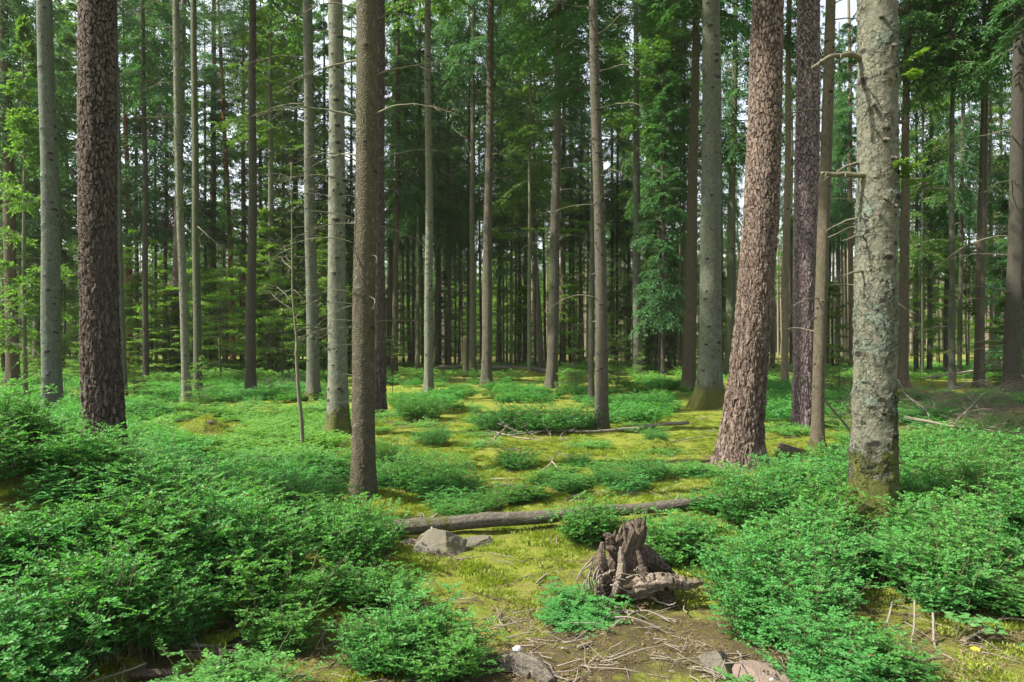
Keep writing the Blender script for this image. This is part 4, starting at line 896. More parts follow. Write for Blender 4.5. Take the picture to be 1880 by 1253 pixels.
def proj(x, y, z): return CX + F*x/y, CY - F*(z-CAMZ)/y
def sample(dmin, dmax, per_m2, seed, margin=.82):
    g = np.random.default_rng(seed); n = int(per_m2*margin*(dmax**2-dmin**2))
    d = np.sqrt(g.uniform(dmin**2, dmax**2, n)); x = g.uniform(-margin, margin, n)*d
    return x, d, terrain(x, d), g
def clear_of_trees(x, y, r=.30):
    ok = np.ones(len(x), bool)
    for px, d, tx in TREES:
        if d < 25: ok &= np.hypot(x-tx, y-d) > r
    return ok
for nm, rng_d, per, var, lab in [('near', (2.6, 8.2), 15, NEARC, None), ('mid', (8.2, 15.), 11, MIDC + MIDL, None), ('far', (15., 26.), 5., MIDC + MIDL, None), ('back', (26, 46), 1.6, FARC, None)]:
    x, y, z, g = sample(*rng_d, per, 400 + int(rng_d[0]*10))
    px, py = proj(x, y, z)
    dn, hh = carpet_density(px, py)
    if nm == 'back': dn = np.where(np.abs(px-1100) < 420, .25, .55); hh[:] = .8
    patch = fbm(x*1.1+4, y*1.1, o=3)
    fine_p = fbm(x*2.6+1, y*2.6+5, o=3); add_ = (.10 if nm == 'mid' else .12)*np.clip((fine_p-.42)*6, 0, 1)*(py < 1050) + np.where(py > 1050, .10, .05)
    bare_ = np.ones_like(px)
    for cx, cy, rx, ry in BARE: bare_ = bare_*np.clip(2.2*np.sqrt(((px-cx)/rx)**2 + ((py-cy)/ry)**2)-1.5, 0, 1)
    if nm != 'back': hh = np.where(dn < .2, .42, hh); dn = np.maximum(dn, add_*bare_)
    ok = (g.uniform(0, 1, len(x)) < dn*np.where((px < 640) | (px > 1240), np.clip(.75 + 2.6*(patch-.36), .35, 1), np.clip(.35 + 2.6*(patch-.36), .10, 1))) & clear_of_trees(x, y, .33 if nm == 'near' else .3)
    x, y, z, hh, patch, px = x[ok], y[ok], z[ok], hh[ok], patch[ok], px[ok]
    n = len(x); sv = g.uniform(.75, 1.2, n)
    scl = np.stack([sv, sv, sv*hh*(.55+.65*patch)], 1)*(1.1 if nm == 'near' else 1.2)
    rot = np.stack([g.normal(0, .08, n), g.normal(0, .08, n), g.uniform(0, 6.283, n)], 1)
    if nm in ('near', 'back'): ix = g.integers(0, len(var), n)
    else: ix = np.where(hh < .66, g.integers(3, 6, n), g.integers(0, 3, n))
    groups = [('leafy bilberry thicket covering the left bank and hollow', px < 720), ('leafy bilberry tufts in the bottom centre around the litter', (px >= 720) & (px < 1080)), ('leafy bilberry thicket around the large lichen fir', px >= 1080)] if nm == 'near' else \
        ([('low pale green bilberry carpet left of the brown front spruce', px < 660), ('patchy low bilberry in the middle of the mossy clearing', (px >= 660) & (px < 1300)), ('low bilberry right of the leaning pine', px >= 1300)] if nm == 'mid' else
         [('bilberry carpet farther back under the trees', np.ones(n, bool)) if nm == 'far' else ('distant bilberry and young growth on the forest floor', np.ones(n, bool))])
    for lb, sel in groups:
        if sel.any(): scatter('bilberry_carpet', np.stack([x, y, z], 1)[sel], scl[sel], ix[sel], rot[sel], var, lb, 'ground cover')

for k, (px, py, s, lab) in enumerate([
        (770, 772, 1.5, 'rounded bilberry bush right of the dark pine behind the brown spruce'), (740, 895, 1.0, 'bilberry bush right behind the brown front spruce'), (800, 898, 1.0, 'bilberry bush midway between front spruce and log'), (842, 908, .85, 'dark edged bilberry bush above the middle of the log'),
        (897, 936, .55, 'small bilberry tuft just above the log'), (905, 790, 1.2, 'bilberry bush at the left end of the clearing thicket'), (965, 795, 1.5, 'broad bilberry bush in the clearing thicket'), (1020, 797, 1.5, 'broad dark bilberry bush left of the stubby spruce'), (1068, 790, 1.1, 'bilberry bush touching the stubby spruce foot'),
        (948, 862, .8, 'bilberry bush left of the crossed sticks'), (1060, 856, .5, 'small bilberry tuft right of the crossed sticks'), (1190, 882, .8, 'neat round bilberry bush left of the leaning pine'), (1120, 892, .7, 'low bilberry bush left of the neat round one'), (1040, 905, .5, 'sparse bilberry tuft before the crossed sticks'),
        (1205, 812, .6, 'bilberry tuft by the mossy flat mound'), (795, 818, .9, 'flat bilberry bush in the moss right of the front spruce'), (950, 925, .45, 'thin bilberry tuft beyond the log'), (715, 850, .9, 'bilberry bush near the right side of the front spruce')]):
    x, d, z = ground_at(px, py)
    r = thing('bilberry_bush', (x, d, z), lab, 'bush', 'bilberry bushes in the clearing')
    c = link('foliage', BUSH[k % 3], r); c.scale = (s, s, s*.95); c.rotation_euler = (0, 0, k*1.9)

# ------------------------------------------------------------------ moss fronds and needle litter on the open ground
def moss_tuft(seed):
    g = np.random.default_rng(seed); k = 420; mb = MB()
    a = g.uniform(0, 6.283, k); r = .13*np.sqrt(g.uniform(0, 1, k)); P = np.stack([r*np.cos(a), r*np.sin(a), -.01*np.ones(k)], 1)
    D = np.stack([g.normal(0, .55, k), g.normal(0, .55, k), np.ones(k)], 1)
    mb.leaves(P, D, np.stack([np.cos(a), np.sin(a), np.zeros(k)], 1), g.uniform(.018, .042, k), g.uniform(.006, .011, k), .1, .5, tint=g.uniform(0, 1, k))
    return mb.mesh('moss_fronds', M['mossleaf'], False)
MT = [moss_tuft(500+i) for i in range(3)]
def twig_mesh(seed):
    g = np.random.default_rng(seed); mb = MB()
    for i in range(7):
        a = g.uniform(0, 6.283); L = g.uniform(.06, .28); c = g.uniform(-.14, .14, 2); s = np.linspace(-.5, .5, 5)
        P = np.stack([c[0]+L*s*math.cos(a)+.02*s**2, c[1]+L*s*math.sin(a)+.03*np.sin(s*4), .006+.015*g.uniform(0, 1)+.03*s*g.normal(0, .6)], 1)
        mb.tube(P, np.linspace(.0035, .0015, 5)*g.uniform(.6, 1.3), 4)
    return mb.mesh('twigs', M['dead'])
def litter_mesh(seed):
    g = np.random.default_rng(seed); k = 260; mb = MB()
    P = np.stack([g.uniform(-.16, .16, k), g.uniform(-.16, .16, k), g.uniform(.0, .012, k)], 1)
    D = np.stack([g.normal(0, 1, k), g.normal(0, 1, k), g.normal(0, .15, k)], 1); big = g.uniform(0, 1, k) < .07
    mb.leaves(P, D, np.array([0, 0, 1.])+g.normal(0, .2, (k, 3)), np.where(big, .020, .022), np.where(big, .009, .003), .1, .5)
    return mb.mesh('needles', M['litterleaf'], False)
TW = [twig_mesh(520+i) for i in range(3)]; LT = [litter_mesh(530+i) for i in range(2)]
x, y, z, g = sample(2.6, 15, 36, 77)
px, py = proj(x, y, z); dn, _ = carpet_density(px, py)
lv = .30*np.clip((5.4-y)/1.2, 0, 1)
for a in [(1300, 1190, .9, .45, .5), (1150, 1150, .6, .5, .45), (1650, 1190, 1., .4, .45), (960, 1235, .7, .35, .55), (1080, 1060, .45, .4, .35), (400, 1235, .6, .3, .4), (1330, 850, .9, .9, .6), (1560, 780, 1.2, 1.6, .8)]:
    bx, bd, _z = ground_at(a[0], a[1]); lv += a[4]*np.exp(-((x-bx)/a[2])**2 - ((y-bd)/a[3])**2)
u = g.uniform(0, 1, len(x)); pat = fbm(x*2.2, y*2.2+9, o=3)
mk = (dn < .9) & (u < np.clip(1.05-lv*1.35, .10, 1)*np.clip((pat-.30)*4, .1, 1))
def put(name, sel, var, smin, smax, label, cat):
    n = int(sel.sum()); s = g.uniform(smin, smax, n)
    scatter(name, np.stack([x, y, z], 1)[sel] + [0, 0, .004], np.stack([s, s, s*g.uniform(.7, 1.2, n)], 1), g.integers(0, len(var), n), np.stack([g.normal(0, .1, n), g.normal(0, .1, n), g.uniform(0, 6.28, n)], 1), var, label, cat)
put('moss_carpet', mk, MT, .7, 1.4, 'yellow green moss carpeting the open clearing floor', 'moss')
u2 = g.uniform(0, 1, len(x))
put('twig_litter', u2 < .05 + .22*np.clip(lv, 0, 1), TW, .7, 1.6, 'small dry twigs strewn over the forest floor', 'litter')
put('needle_litter', (u2 > .55) & (u2 < .60 + .4*np.clip(lv, 0, 1)), LT, .8, 1.5, 'brown needles and leaf bits on the bare ground', 'litter')

# ------------------------------------------------------------------ dead wood, stones and small plants
def curve_pts(pts, n):
    P = np.array(pts, float); t = np.arange(len(P)); u = np.linspace(0, len(P)-1, n)
    lin = np.stack([np.interp(u, t, P[:, i]) for i in range(3)], 1)
    k = max(3, n//len(P)//1) | 1
    if k >= 3 and n > 2*k:
        w = np.hanning(k+2)[1:-1]; w /= w.sum()
        pad = np.pad(lin, ((k//2, k//2), (0, 0)), mode='reflect', reflect_type='odd')
        lin = np.stack([np.convolve(pad[:, i], w, 'valid') for i in range(3)], 1)
    return lin

# the fallen log
xa, ya, za = ground_at(655, 992); xb, yb, zb = ground_at(1345, 932)
xm, ym, zm = ground_at(985, 970)
lg = thing('fallen_log', (xm, ym, zm), 'weathered grey fallen log lying across the middle above the boulder', 'log')
u = np.linspace(0, 1, 90)
px_ = 655 + (1345-655)*u
pc = np.interp(px_, [655, 740, 840, 950, 1040, 1145, 1230, 1345], [976, 968, 960, 952, 945, 936, 929, 914])
dd = ya + (yb-ya)*u
R_ = np.interp(px_, [655, 760, 950, 1060, 1230, 1345], [15, 14.5, 12.5, 11, 10, 8])*dd/F
P = np.stack([(px_-CX)/F*dd - xm, dd-ym, CAMZ-(pc-CY)/F*dd - zm], 1)
P[:, 2] += .006*np.sin(u*23)
mb = MB(); mb.tube(P, R_*(1+.03*np.sin(u*40)), 44, noise=.10, seed=3, grain=True, moss=.36, ridge=.018, rk=9)
link('trunk', mb.mesh('trunk', M['log']), lg)
def log_twig(px, L, tilt, az, r, me='pale', nm='branch_stub'):
    i = int(np.argmin(np.abs(px_-px))); m2 = MB(); s = np.linspace(0, 1, 7)
    D = np.array([math.cos(az)*math.cos(tilt), math.sin(az)*math.cos(tilt), math.sin(tilt)])
    m2.tube(P[i] + D*R_[i]*.8 + D*(L*s)[:, None] + np.array([.02, 0, .01])*np.sin(s*4)[:, None], np.linspace(r, r*.4, 7), 6, noise=.2, seed=px)
    link(nm, m2.mesh(nm, M[me]), lg)
log_twig(678, .13, 1.45, .3, .007, 'dead'); log_twig(672, .07, 1.5, 2.8, .004); log_twig(768, .045, 1.35, 2.2, .010, 'dead'); log_twig(772, .15, .55, .4, .011, 'dead'); log_twig(782, .07, 1.2, 2.6, .005); log_twig(786, .05, -.1, -1.3, .008); log_twig(925, .05, .9, -1., .004); log_twig(1240, .09, 1.1, .7, .005)

def rock(name, px, py, size, mat, seed, label, cuts=9, sink=.35, rot=0., group=None, planes=()):
    import bmesh
    x, d, z = ground_at(px, py)
    bm = bmesh.new(); bmesh.ops.create_icosphere(bm, subdivisions=5, radius=1)
    V = np.array([v.co[:] for v in bm.verts]); Fc = np.array([[v.index for v in f.verts] for f in bm.faces]); bm.free()
    g = np.random.default_rng(seed)
    for k in range(cuts):
        n_ = norm(g.normal(0, 1, 3) + [0, 0, .2]); c = g.uniform(.55, .8)
        ov = np.maximum(V@n_ - c, 0); V = V - ov[:, None]*n_
    for n_, c in planes:
        n_ = norm(np.array(n_, float)); ov = np.maximum(V@n_ - c, 0); V = V - ov[:, None]*n_
    V = V*(1 + .16*(fbm(V[:, 0]*3+seed, V[:, 1]*3, V[:, 2]*3)-.5)[:, None] + .09*(fbm(V[:, 0]*9+seed, V[:, 1]*9, V[:, 2]*9, o=4)-.5)[:, None])
    V = V*np.array(size)
    mb = MB(); mb.add(V, None, Fc)
    o = link(name, mb.mesh(name, M[mat], smooth=False if False else True), None, (x, d, z + size[2]*(1-2*sink)*.5)); o.rotation_euler = (0, 0, rot)
    return tag(o, label, 'rock', group)
rock('boulder', 812, 1012, (.31, .22, .17), 'rock', 5, 'grey pyramid shaped boulder propping the fallen log', 3, .42, .2, None, [((-.45, -.6, .6), .60), ((.75, -.5, .45), .52), ((-.9, .1, .5), .72), ((.5, .5, .7), .65)])
rock('flat_stone', 757, 1004, (.11, .12, .05), 'rock_red', 8, 'small reddish flat stone left of the pyramid boulder', 8, .3)
rock('flat_stone', 876, 998, (.15, .12, .07), 'rock', 9, 'dark grey stone slab right of the pyramid boulder', 8, .4, .4, None, [((0, 0, 1), .5)])
rock('flat_stone', 1318, 1228, (.105, .11, .085), 'rock', 12, 'greenish grey pointed stone at the bottom right', 6, .3, .3, None, [((.6, -.5, .5), .5), ((-.6, -.6, .4), .55)])
r_ = rock('flat_stone', 1400, 1248, (.145, .13, .075), 'rock_red', 15, 'brownish pink angular stone at the bottom edge with a white dropping', 5, .28, -.2, None, [((.1, -.6, .7), .55), ((0, 0, 1), .55)])
mb = MB(); mb.leaves([(.012, -.105, .036)], [(.6, -.2, .35)], [(0, -.8, .5)], .022, .009, .05); o = link('dropping', mb.mesh('dropping', M['white']), r_)
rock('flat_stone', 705, 1168, (.075, .08, .06), 'rock_dark', 18, 'dark brown lumpy stone among bilberry at the bottom', 7, .3)
x, d, z = ground_at(948, 1199)
mb = MB()
for q, c, s_ in ((0, (0, 0, .016), .02), (1, (.011, .004, .022), .014), (2, (-.009, -.004, .02), .013)):
    th, ph = np.meshgrid(np.linspace(0, 2*np.pi, 14, endpoint=False), np.linspace(.02, np.pi-.02, 9)); V = np.stack([np.sin(ph)*np.cos(th), np.sin(ph)*np.sin(th), np.cos(ph)], -1).reshape(-1, 3)
    V = V*(1+.25*(fbm(V[:, 0]*2+q, V[:, 1]*2, V[:, 2]*2)-.5)[:, None])*s_ + c
    i, j = np.meshgrid(np.arange(8), np.arange(14), indexing='ij'); mb.add(V, np.stack([i*14+j, (i+1)*14+j, (i+1)*14+(j+1) % 14, i*14+(j+1) % 14], -1).reshape(-1, 4))
tag(link('white_pebble', mb.mesh('white_pebble', M['white']), None, (x, d, z)), 'small white lumpy pebble in front of the bottom bilberry tuft', 'pebble')

# the upturned root stump
x0, d0, z0 = ground_at(1165, 1106); S = F/d0
def L3(px, py, dy=0.): return ((px-1165)/S, dy, (1106-py)/S)
rt = thing('root_stump', (x0, d0, z0), 'gnarled upturned tree root stump with long pale root reaching right', 'tree stump')
def root(pts, radii, mat='root', name='root', noise=.16, seg=30, n=46, seed=1, moss=.0, ridge=.09, rk=5):
    m2 = MB(); Q = curve_pts([L3(*p) for p in pts], n)
    g = np.random.default_rng(seed); Q = Q + np.cumsum(g.normal(0, .0022, Q.shape), 0)
    m2.tube(Q, np.interp(np.linspace(0, 1, n), np.linspace(0, 1, len(radii)), radii), seg, noise=noise, seed=seed, grain=True, moss=moss, ridge=ridge if max(radii) > .012 else 0., rk=rk)
    return link(name, m2.mesh(name, M[mat]), rt)
# ridged, broken column
seg, n = 64, 50; th = np.linspace(0, 2*np.pi, seg, endpoint=False); u = np.linspace(0, 1, n)
C = curve_pts([L3(1148, 1092, .06), L3(1148, 1040, .05), L3(1156, 1004, .03), L3(1168, 966, .0)], n)
Rr = np.interp(u, [0, .35, .6, .85, 1], [.135, .120, .092, .085, .070])
T, U = np.meshgrid(th, u)
rad = Rr[:, None]*(1 + .26*(fbm(np.cos(T)*4, np.sin(T)*4, U*1.2, o=4)-.5)*2 + .06*np.sin(T*11+U*2+2*np.sin(T*3)))
V = np.stack([C[:, None, 0]+rad*np.cos(T), C[:, None, 1]+rad*.75*np.sin(T), C[:, None, 2] + (U > .7)*((U-.7)/.3)*(.05*(fbm(np.cos(T)*3.0+3, np.sin(T)*3.0, o=3)-.5)*2 - .035*np.cos(T+2.2))], -1).reshape(-1, 3)
V = np.vstack([V, C[-1:] - [0, 0, .05]])
i, j = np.meshgrid(np.arange(n-1), np.arange(seg), indexing='ij'); j2 = (j+1) % seg
mb = MB(); k = np.arange(seg)
mb.add(V, np.stack([i*seg+j, i*seg+j2, (i+1)*seg+j2, (i+1)*seg+j], -1).reshape(-1, 4), np.stack([k+(n-1)*seg, (k+1) % seg+(n-1)*seg, np.full(seg, n*seg)], -1), grain=np.append(np.tile(np.abs(th-np.pi)*.35, n), .2), moss=.30)
link('stump', mb.mesh('stump', M['root']), rt)
root([(1140, 1030, .0), (1128, 1008, -.02), (1124, 990, -.02), (1112, 984, -.02)], [.045, .034, .028, .008], seed=2)
root([(1127, 1010, -.02), (1124, 988, -.02), (1127, 972, -.02)], [.02, .014, .005], seed=12, n=20)
root([(1108, 1086, -.03), (1104, 1055, -.05), (1105, 1020, -.06), (1105, 990, -.06)], [.05, .052, .036, .010], seed=3)
root([(1106, 1060, -.06), (1098, 1085, -.10), (1084, 1112, -.14)], [.045, .035, .018], seed=4)
root([(1104, 1076, -.08), (1116, 1095, -.13), (1130, 1114, -.17)], [.018, .015, .008], seed=5, n=24)
root([(1150, 1082, -.03), (1168, 1070, -.10), (1196, 1056, -.13), (1226, 1052, -.13), (1256, 1062, -.12), (1296, 1070, -.10)], [.060, .066, .054, .044, .034, .006], 'rootpale', seed=6, n=70, seg=44, noise=.14, ridge=.10)
root([(1155, 1040, .08), (1190, 1030, .10), (1225, 1045, .10), (1258, 1066, .10)], [.10, .085, .055, .02], seed=7, n=50, seg=40)
for q in range(13):
    g = np.random.default_rng(650+q); a = g.uniform(0, 6.28); bx, by = 1158+20*math.cos(a), 978+g.uniform(-4, 14)
    root([(bx, by+22, .02*math.sin(a)), (bx+g.uniform(-2, 3), by, .03*math.sin(a)), (bx+g.uniform(-3, 6), by-g.uniform(8, 22), .03*math.sin(a))], [.016, .011, .002], seed=650+q, n=16, seg=8, name='splinter')
root([(1138, 1000, -.06), (1142, 1035, -.09), (1130, 1070, -.11), (1118, 1092, -.12)], [.012, .026, .026, .010], 'rootpale', seed=31)
root([(1166, 1005, -.07), (1172, 1035, -.10), (1186, 1052, -.12)], [.010, .028, .020], seed=32)
root([(1215, 1078, -.05), (1225, 1100, -.05), (1222, 1118, -.05)], [.05, .042, .03], seed=8, n=24)
root([(1180, 1080, -.08), (1200, 1092, -.12), (1218, 1094, -.16), (1232, 1086, -.18)], [.014, .007, .005, .003], 'dead', seed=9, n=30, seg=8)
m2 = MB(); bmv = []
th2, ph2 = np.meshgrid(np.linspace(0, 2*np.pi, 40, endpoint=False), np.linspace(.02, np.pi-.02, 26)); V = np.stack([np.sin(ph2)*np.cos(th2), np.sin(ph2)*np.sin(th2), np.cos(ph2)], -1).reshape(-1, 3)
V = V*(1+.5*(fbm(V[:, 0]*2+3, V[:, 1]*2, V[:, 2]*2)-.5)[:, None])*np.array([.165, .12, .085]) + np.array(L3(1150, 1066, .0))
i, j = np.meshgrid(np.arange(25), np.arange(40), indexing='ij'); m2.add(V, np.stack([i*40+j, (i+1)*40+j, (i+1)*40+(j+1) % 40, i*40+(j+1) % 40], -1).reshape(-1, 4))
link('soil_clump', m2.mesh('soil_clump', simple('root_soil', (.018, .013, .009), (.17, .115, .065), 32, .03)), rt)
for q in range(24):
    g = np.random.default_rng(600+q); a = (1072 + g.uniform(0, 34), 1030+g.uniform(-6, 25), -.05-g.uniform(0, .06)) if q < 14 else (1112 + g.uniform(0, 60), 1040+g.uniform(-10, 25), -.14)
    e = (a[0]-g.uniform(-14, 22), a[1]+g.uniform(25, 60), a[2]-.03) if q < 14 else (a[0]+g.uniform(-45, 40), a[1]+g.uniform(-24, 26), -.17)
    mdl = ((a[0]+e[0])/2 - g.uniform(4, 16), (a[1]+e[1])/2 - 8, a[2]-.05)
    root([(a[0]+8, a[1]-4, -.03) if q < 14 else a, mdl, e], [.006, .004, .002], 'dead', 'rootlet', .1, 5, 14, 600+q)

# branches and sticks on the ground
def stick(pts, r0, r1, label, mat='dead', twigs=0, name='fallen_branch', group='fallen branches and sticks', seed=0, noise=.15, lift=.0):
    """pts: (px, py of the ground below, height above the ground)"""
    W = []
    for p in pts:
        x, d, z = ground_at(p[0], p[1]); W.append((x, d, z + p[2] + r0*.7 + lift))
    W = np.array(W); base = np.array([W[0][0], W[0][1], W[0][2]])
    n = max(16, 7*len(pts)); Q = curve_pts(W-base, n)
    g = np.random.default_rng(seed + int(pts[0][0])); L = np.linalg.norm(Q[-1]-Q[0])
    Q = Q + np.cumsum(g.normal(0, .004*L, Q.shape), 0)*[1, 1, .3]
    root_ = thing(name, tuple(base), label, 'branch', group)
    mb = MB(); mb.tube(Q, np.linspace(r0, r1, n), 8, noise=noise, seed=seed, grain=True); link('stem', mb.mesh('stem', M[mat]), root_)
    for t in range(twigs):
        uu = g.uniform(.15, .97); p = Q[int(uu*(n-1))]; T = norm(Q[-1]-Q[0]); a = g.uniform(.4, 1.2)*g.choice([-1, 1]); ln = L*g.uniform(.08, .26)
        D = norm(np.array([T[0]*math.cos(a)-T[1]*math.sin(a), T[0]*math.sin(a)+T[1]*math.cos(a), g.uniform(-.1, .8)])); q = np.linspace(0, 1, 7)
        m3 = MB(); m3.tube(p + D*(ln*q)[:, None] + np.array([0, 0, -.25*ln])*(q**2)[:, None] + g.normal(0, .05*ln, 3)*np.sin(q*3)[:, None], np.linspace(r0*.4, r1*.3+.0008, 7), 5)
        for w in range(2):
            v = g.uniform(.3, .9); D2 = norm(D + g.normal(0, .6, 3)); m3.tube(p + D*ln*v + np.array([0, 0, -.25*ln*v*v]) + D2*(ln*.35*q)[:, None], np.linspace(r0*.2, .0008, 7), 4)
        link('twig', m3.mesh('twig', M[mat]), root_)
    return root_
stick([(1262, 788, .10), (1180, 795, .08), (1100, 800, .03), (1000, 800, .04), (930, 808, .02)], .035, .012, 'long thin fallen stem across the clearing before the stubby spruce', 'dead', 9)
stick([(905, 815, .02), (930, 800, .12), (937, 790, .30)], .018, .006, 'forked grey branch with upright tips left of the long fallen stem', 'dead', 5)
stick([(900, 795, .03), (960, 810, .02), (1010, 812, .01)], .016, .006, 'grey branch lying before the clearing thicket', 'dead', 5)
stick([(985, 878, .01), (1012, 862, .06), (1028, 848, .13)], .010, .006, 'longer pale stick of the crossed pair in the clearing', 'pale')
stick([(1005, 852, .10), (1015, 860, .08), (1032, 870, .01)], .009, .006, 'shorter pale stick of the crossed pair in the clearing', 'pale')
stick([(900, 882, .01), (950, 882, .015), (995, 884, .01)], .010, .006, 'straight pale stick lying flat in the clearing moss', 'pale')
stick([(900, 892, .0), (950, 896, .01), (1000, 898, .0)], .013, .006, 'dark bark covered stick lying just before the straight pale one', 'log', 1)
stick([(1130, 905, .01), (1200, 902, .01)], .009, .005, 'short pale stick before the neat round bilberry bush', 'pale')
stick([(1215, 902, .01), (1235, 915, .01)], .010, .006, 'short stick near the right end of the log', 'dead')
stick([(1275, 870, .02), (1310, 866, .02), (1345, 864, .03)], .010, .005, 'thin stick at the foot of the leaning pine', 'dead', 3)
stick([(1274, 868, .01), (1278, 850, .02)], .010, .006, 'short pale stick left of the leaning pine foot', 'pale')
stick([(1230, 815, .02), (1270, 812, .05), (1308, 805, .03)], .010, .004, 'thin stick by the mossy mound left of the leaning pine', 'dead', 2)
stick([(1255, 775, .02), (1300, 770, .03)], .014, .006, 'grey stick below the mossy fir roots', 'dead', 2)
stick([(348, 1222, .02), (400, 1222, .05), (470, 1216, .02)], .020, .012, 'thick pale branch on the ground at the bottom left', 'root', 1)
stick([(385, 1250, .0), (408, 1235, .05), (402, 1218, .08)], .013, .008, 'short forked branch propped on the thick pale one', 'root')
stick([(350, 1195, .02), (395, 1198, .02)], .012, .008, 'grey branch half under the left bilberry', 'dead')
stick([(240, 1247, .01), (300, 1250, .02), (335, 1245, .01)], .022, .016, 'pale branch at the bottom edge on the left', 'root')
stick([(455, 1250, .0), (490, 1228, .04)], .007, .003, 'thin slanting stick beside the bottom left branches', 'dead')
stick([(1713, 1160, .10), (1713, 1192, .0), (1730, 1205, .0), (1755, 1218, .0)], .007, .004, 'bent grey stick with an upright end at the bottom right', 'dead', 0)
stick([(1680, 1150, .14), (1680, 1172, .03), (1674, 1180, .0), (1682, 1200, .0)], .006, .004, 'crooked grey stick standing before the right bilberry', 'dead', 1)
stick([(1470, 1158, .02), (1515, 1182, .01), (1590, 1192, .01)], .010, .006, 'long thin branch on the litter at the bottom right', 'dead', 4)
stick([(1540, 1195, .0), (1600, 1212, .0), (1700, 1218, .01), (1740, 1206, .0)], .007, .003, 'thin arched twig below the long thin branch', 'dead', 2)
stick([(1625, 1160, .0), (1638, 1140, .10)], .008, .005, 'slanting stick leaning into the right bilberry', 'dead')
stick([(1770, 1180, .0), (1830, 1150, .02), (1878, 1106, .04)], .010, .005, 'branch at the right edge beside the bramble', 'dead', 4)
stick([(1060, 1195, .01), (1090, 1188, .02)], .012, .008, 'short mossy stick beside the bottom bilberry tuft', 'deadmoss')
stick([(985, 1072, .0), (1005, 1062, .03)], .008, .005, 'short grey stick on the brown litter left of the root stump', 'dead', 2)
stick([(1720, 850, .0), (1760, 866, .02), (1790, 878, .02)], .008, .004, 'short pale branch before the right bilberry', 'pale')
stick([(1812, 838, .0), (1806, 815, .10), (1820, 838, .03)], .009, .005, 'pale curved branch at the far right of the clearing', 'pale')
for q, (a, b) in enumerate([((1100, 1140), (1215, 1160)), ((1110, 1130), (1190, 1142)), ((1125, 1118), (1165, 1150)), ((1135, 1155), (1180, 1128)), ((1095, 1150), (1150, 1132)), ((1150, 1128), (1228, 1146)), ((1120, 1160), (1160, 1148))]):
    stick([(a[0], a[1], .01), ((a[0]+b[0])/2, (a[1]+b[1])/2, .05), (b[0], b[1], .01)], .006, .003, 'grey stick in the small twig heap before the root stump', 'dead', 2, group='twig heap before the root stump', seed=q)
# standing bits: bent dry cane and the leaning dead pole
stick([(318, 868, .0), (320, 868, .28), (322, 868, .42), (312, 868, .55), (290, 868, .62)], .007, .003, 'pale bent cane standing in the left bilberry carpet', 'pale', 0, 'dry_cane')
x, d, z = ground_at(1572, 800)
r = thing('leaning_pole', (x, d, z), 'thin dead stem leaning left between the slim spruce and the lichen fir', 'dead tree')
d2 = d - .6; Q = np.array([[0, 0, -.05], [(1400-CX)/F*d2 - x, d2-d, CAMZ-(644-CY)/F*d2 - z]]); s_ = np.linspace(0, 1, 24)
P3 = Q[0] + (Q[1]-Q[0])*s_[:, None] + np.array([0, 0, .16])*np.sin(s_*np.pi)[:, None]
mb = MB(); mb.tube(P3, np.linspace(.022, .006, 24), 7, noise=.2, seed=2); link('stem', mb.mesh('stem', M['deadmoss']), r)
for uu, k, yaw in ((.42, .22, 2.2), (.62, .2, .4), (.97, .25, 2.9), (.8, .18, -2.4)):
    p = P3[int(uu*23)]; b = link('dead_branch', DEADG[1], r, tuple(p)); b.scale = (k, k, k); b.rotation_euler = (0, -.2, yaw)

# dry brush: the larger branches are things, the tangle of twigs is stuff
for q, (pts, r0, lab) in enumerate([
        ([(1660, 800, .30), (1760, 818, .25), (1880, 812, .12)], .030, 'long grey branch lying across the right dry brush'), ([(1645, 735, .60), (1700, 782, .35), (1745, 815, .05)], .018, 'slanting branch behind the right side of the lichen fir'),
        ([(1740, 800, .05), (1800, 775, .62), (1860, 770, .75)], .018, 'branch arching upwards out of the right dry brush'), ([(1730, 760, .45), (1790, 735, .55), (1850, 745, .2)], .016, 'thin arching branch at the back of the dry brush'),
        ([(1760, 745, .5), (1800, 805, .1), (1830, 835, .02)], .014, 'crossing branch sloping down through the dry brush'), ([(1880, 725, .5), (1840, 712, .75), (1800, 705, 1.0)], .030, 'pale thick branch sloping from the right edge'),
        ([(1670, 770, .1), (1720, 755, .35), (1760, 752, .45)], .012, 'short bare branch at the left of the dry brush')]):
    stick(pts, r0, r0*.35, lab, 'dead' if q % 2 else 'deadmoss', 12, seed=40+q)
g = np.random.default_rng(5); BR = []
for px, py, n_, sp in ((1810, 775, 210, 1.2), (1700, 745, 60, .8), (505, 722, 40, .6), (1850, 800, 60, .8)):
    x, d, z = ground_at(px, py); xx = x + g.normal(0, sp, n_); yy = d + g.normal(0, sp*.8, n_); BR.append(np.stack([xx, yy, terrain(xx, yy) + g.uniform(.02, .32, n_)], 1))
BR = np.vstack(BR); n_ = len(BR); s_ = g.uniform(.35, .8, n_)
M['brush'] = simple('dry_brush_twigs', (.060, .044, .034), (.20, .155, .125), 30, .003)
BRM = [dead_branch_mesh(700+i, sag=.2, twigs=11, r=.008, mat='brush') for i in range(3)]
scatter('brushwood', BR, np.stack([s_]*3, 1), g.integers(0, 3, n_), np.stack([g.normal(0, .3, n_), g.normal(0, .45, n_), g.uniform(0, 6.28, n_)], 1), BRM, 'tangle of thin dry brushwood on the forest floor', 'brushwood')

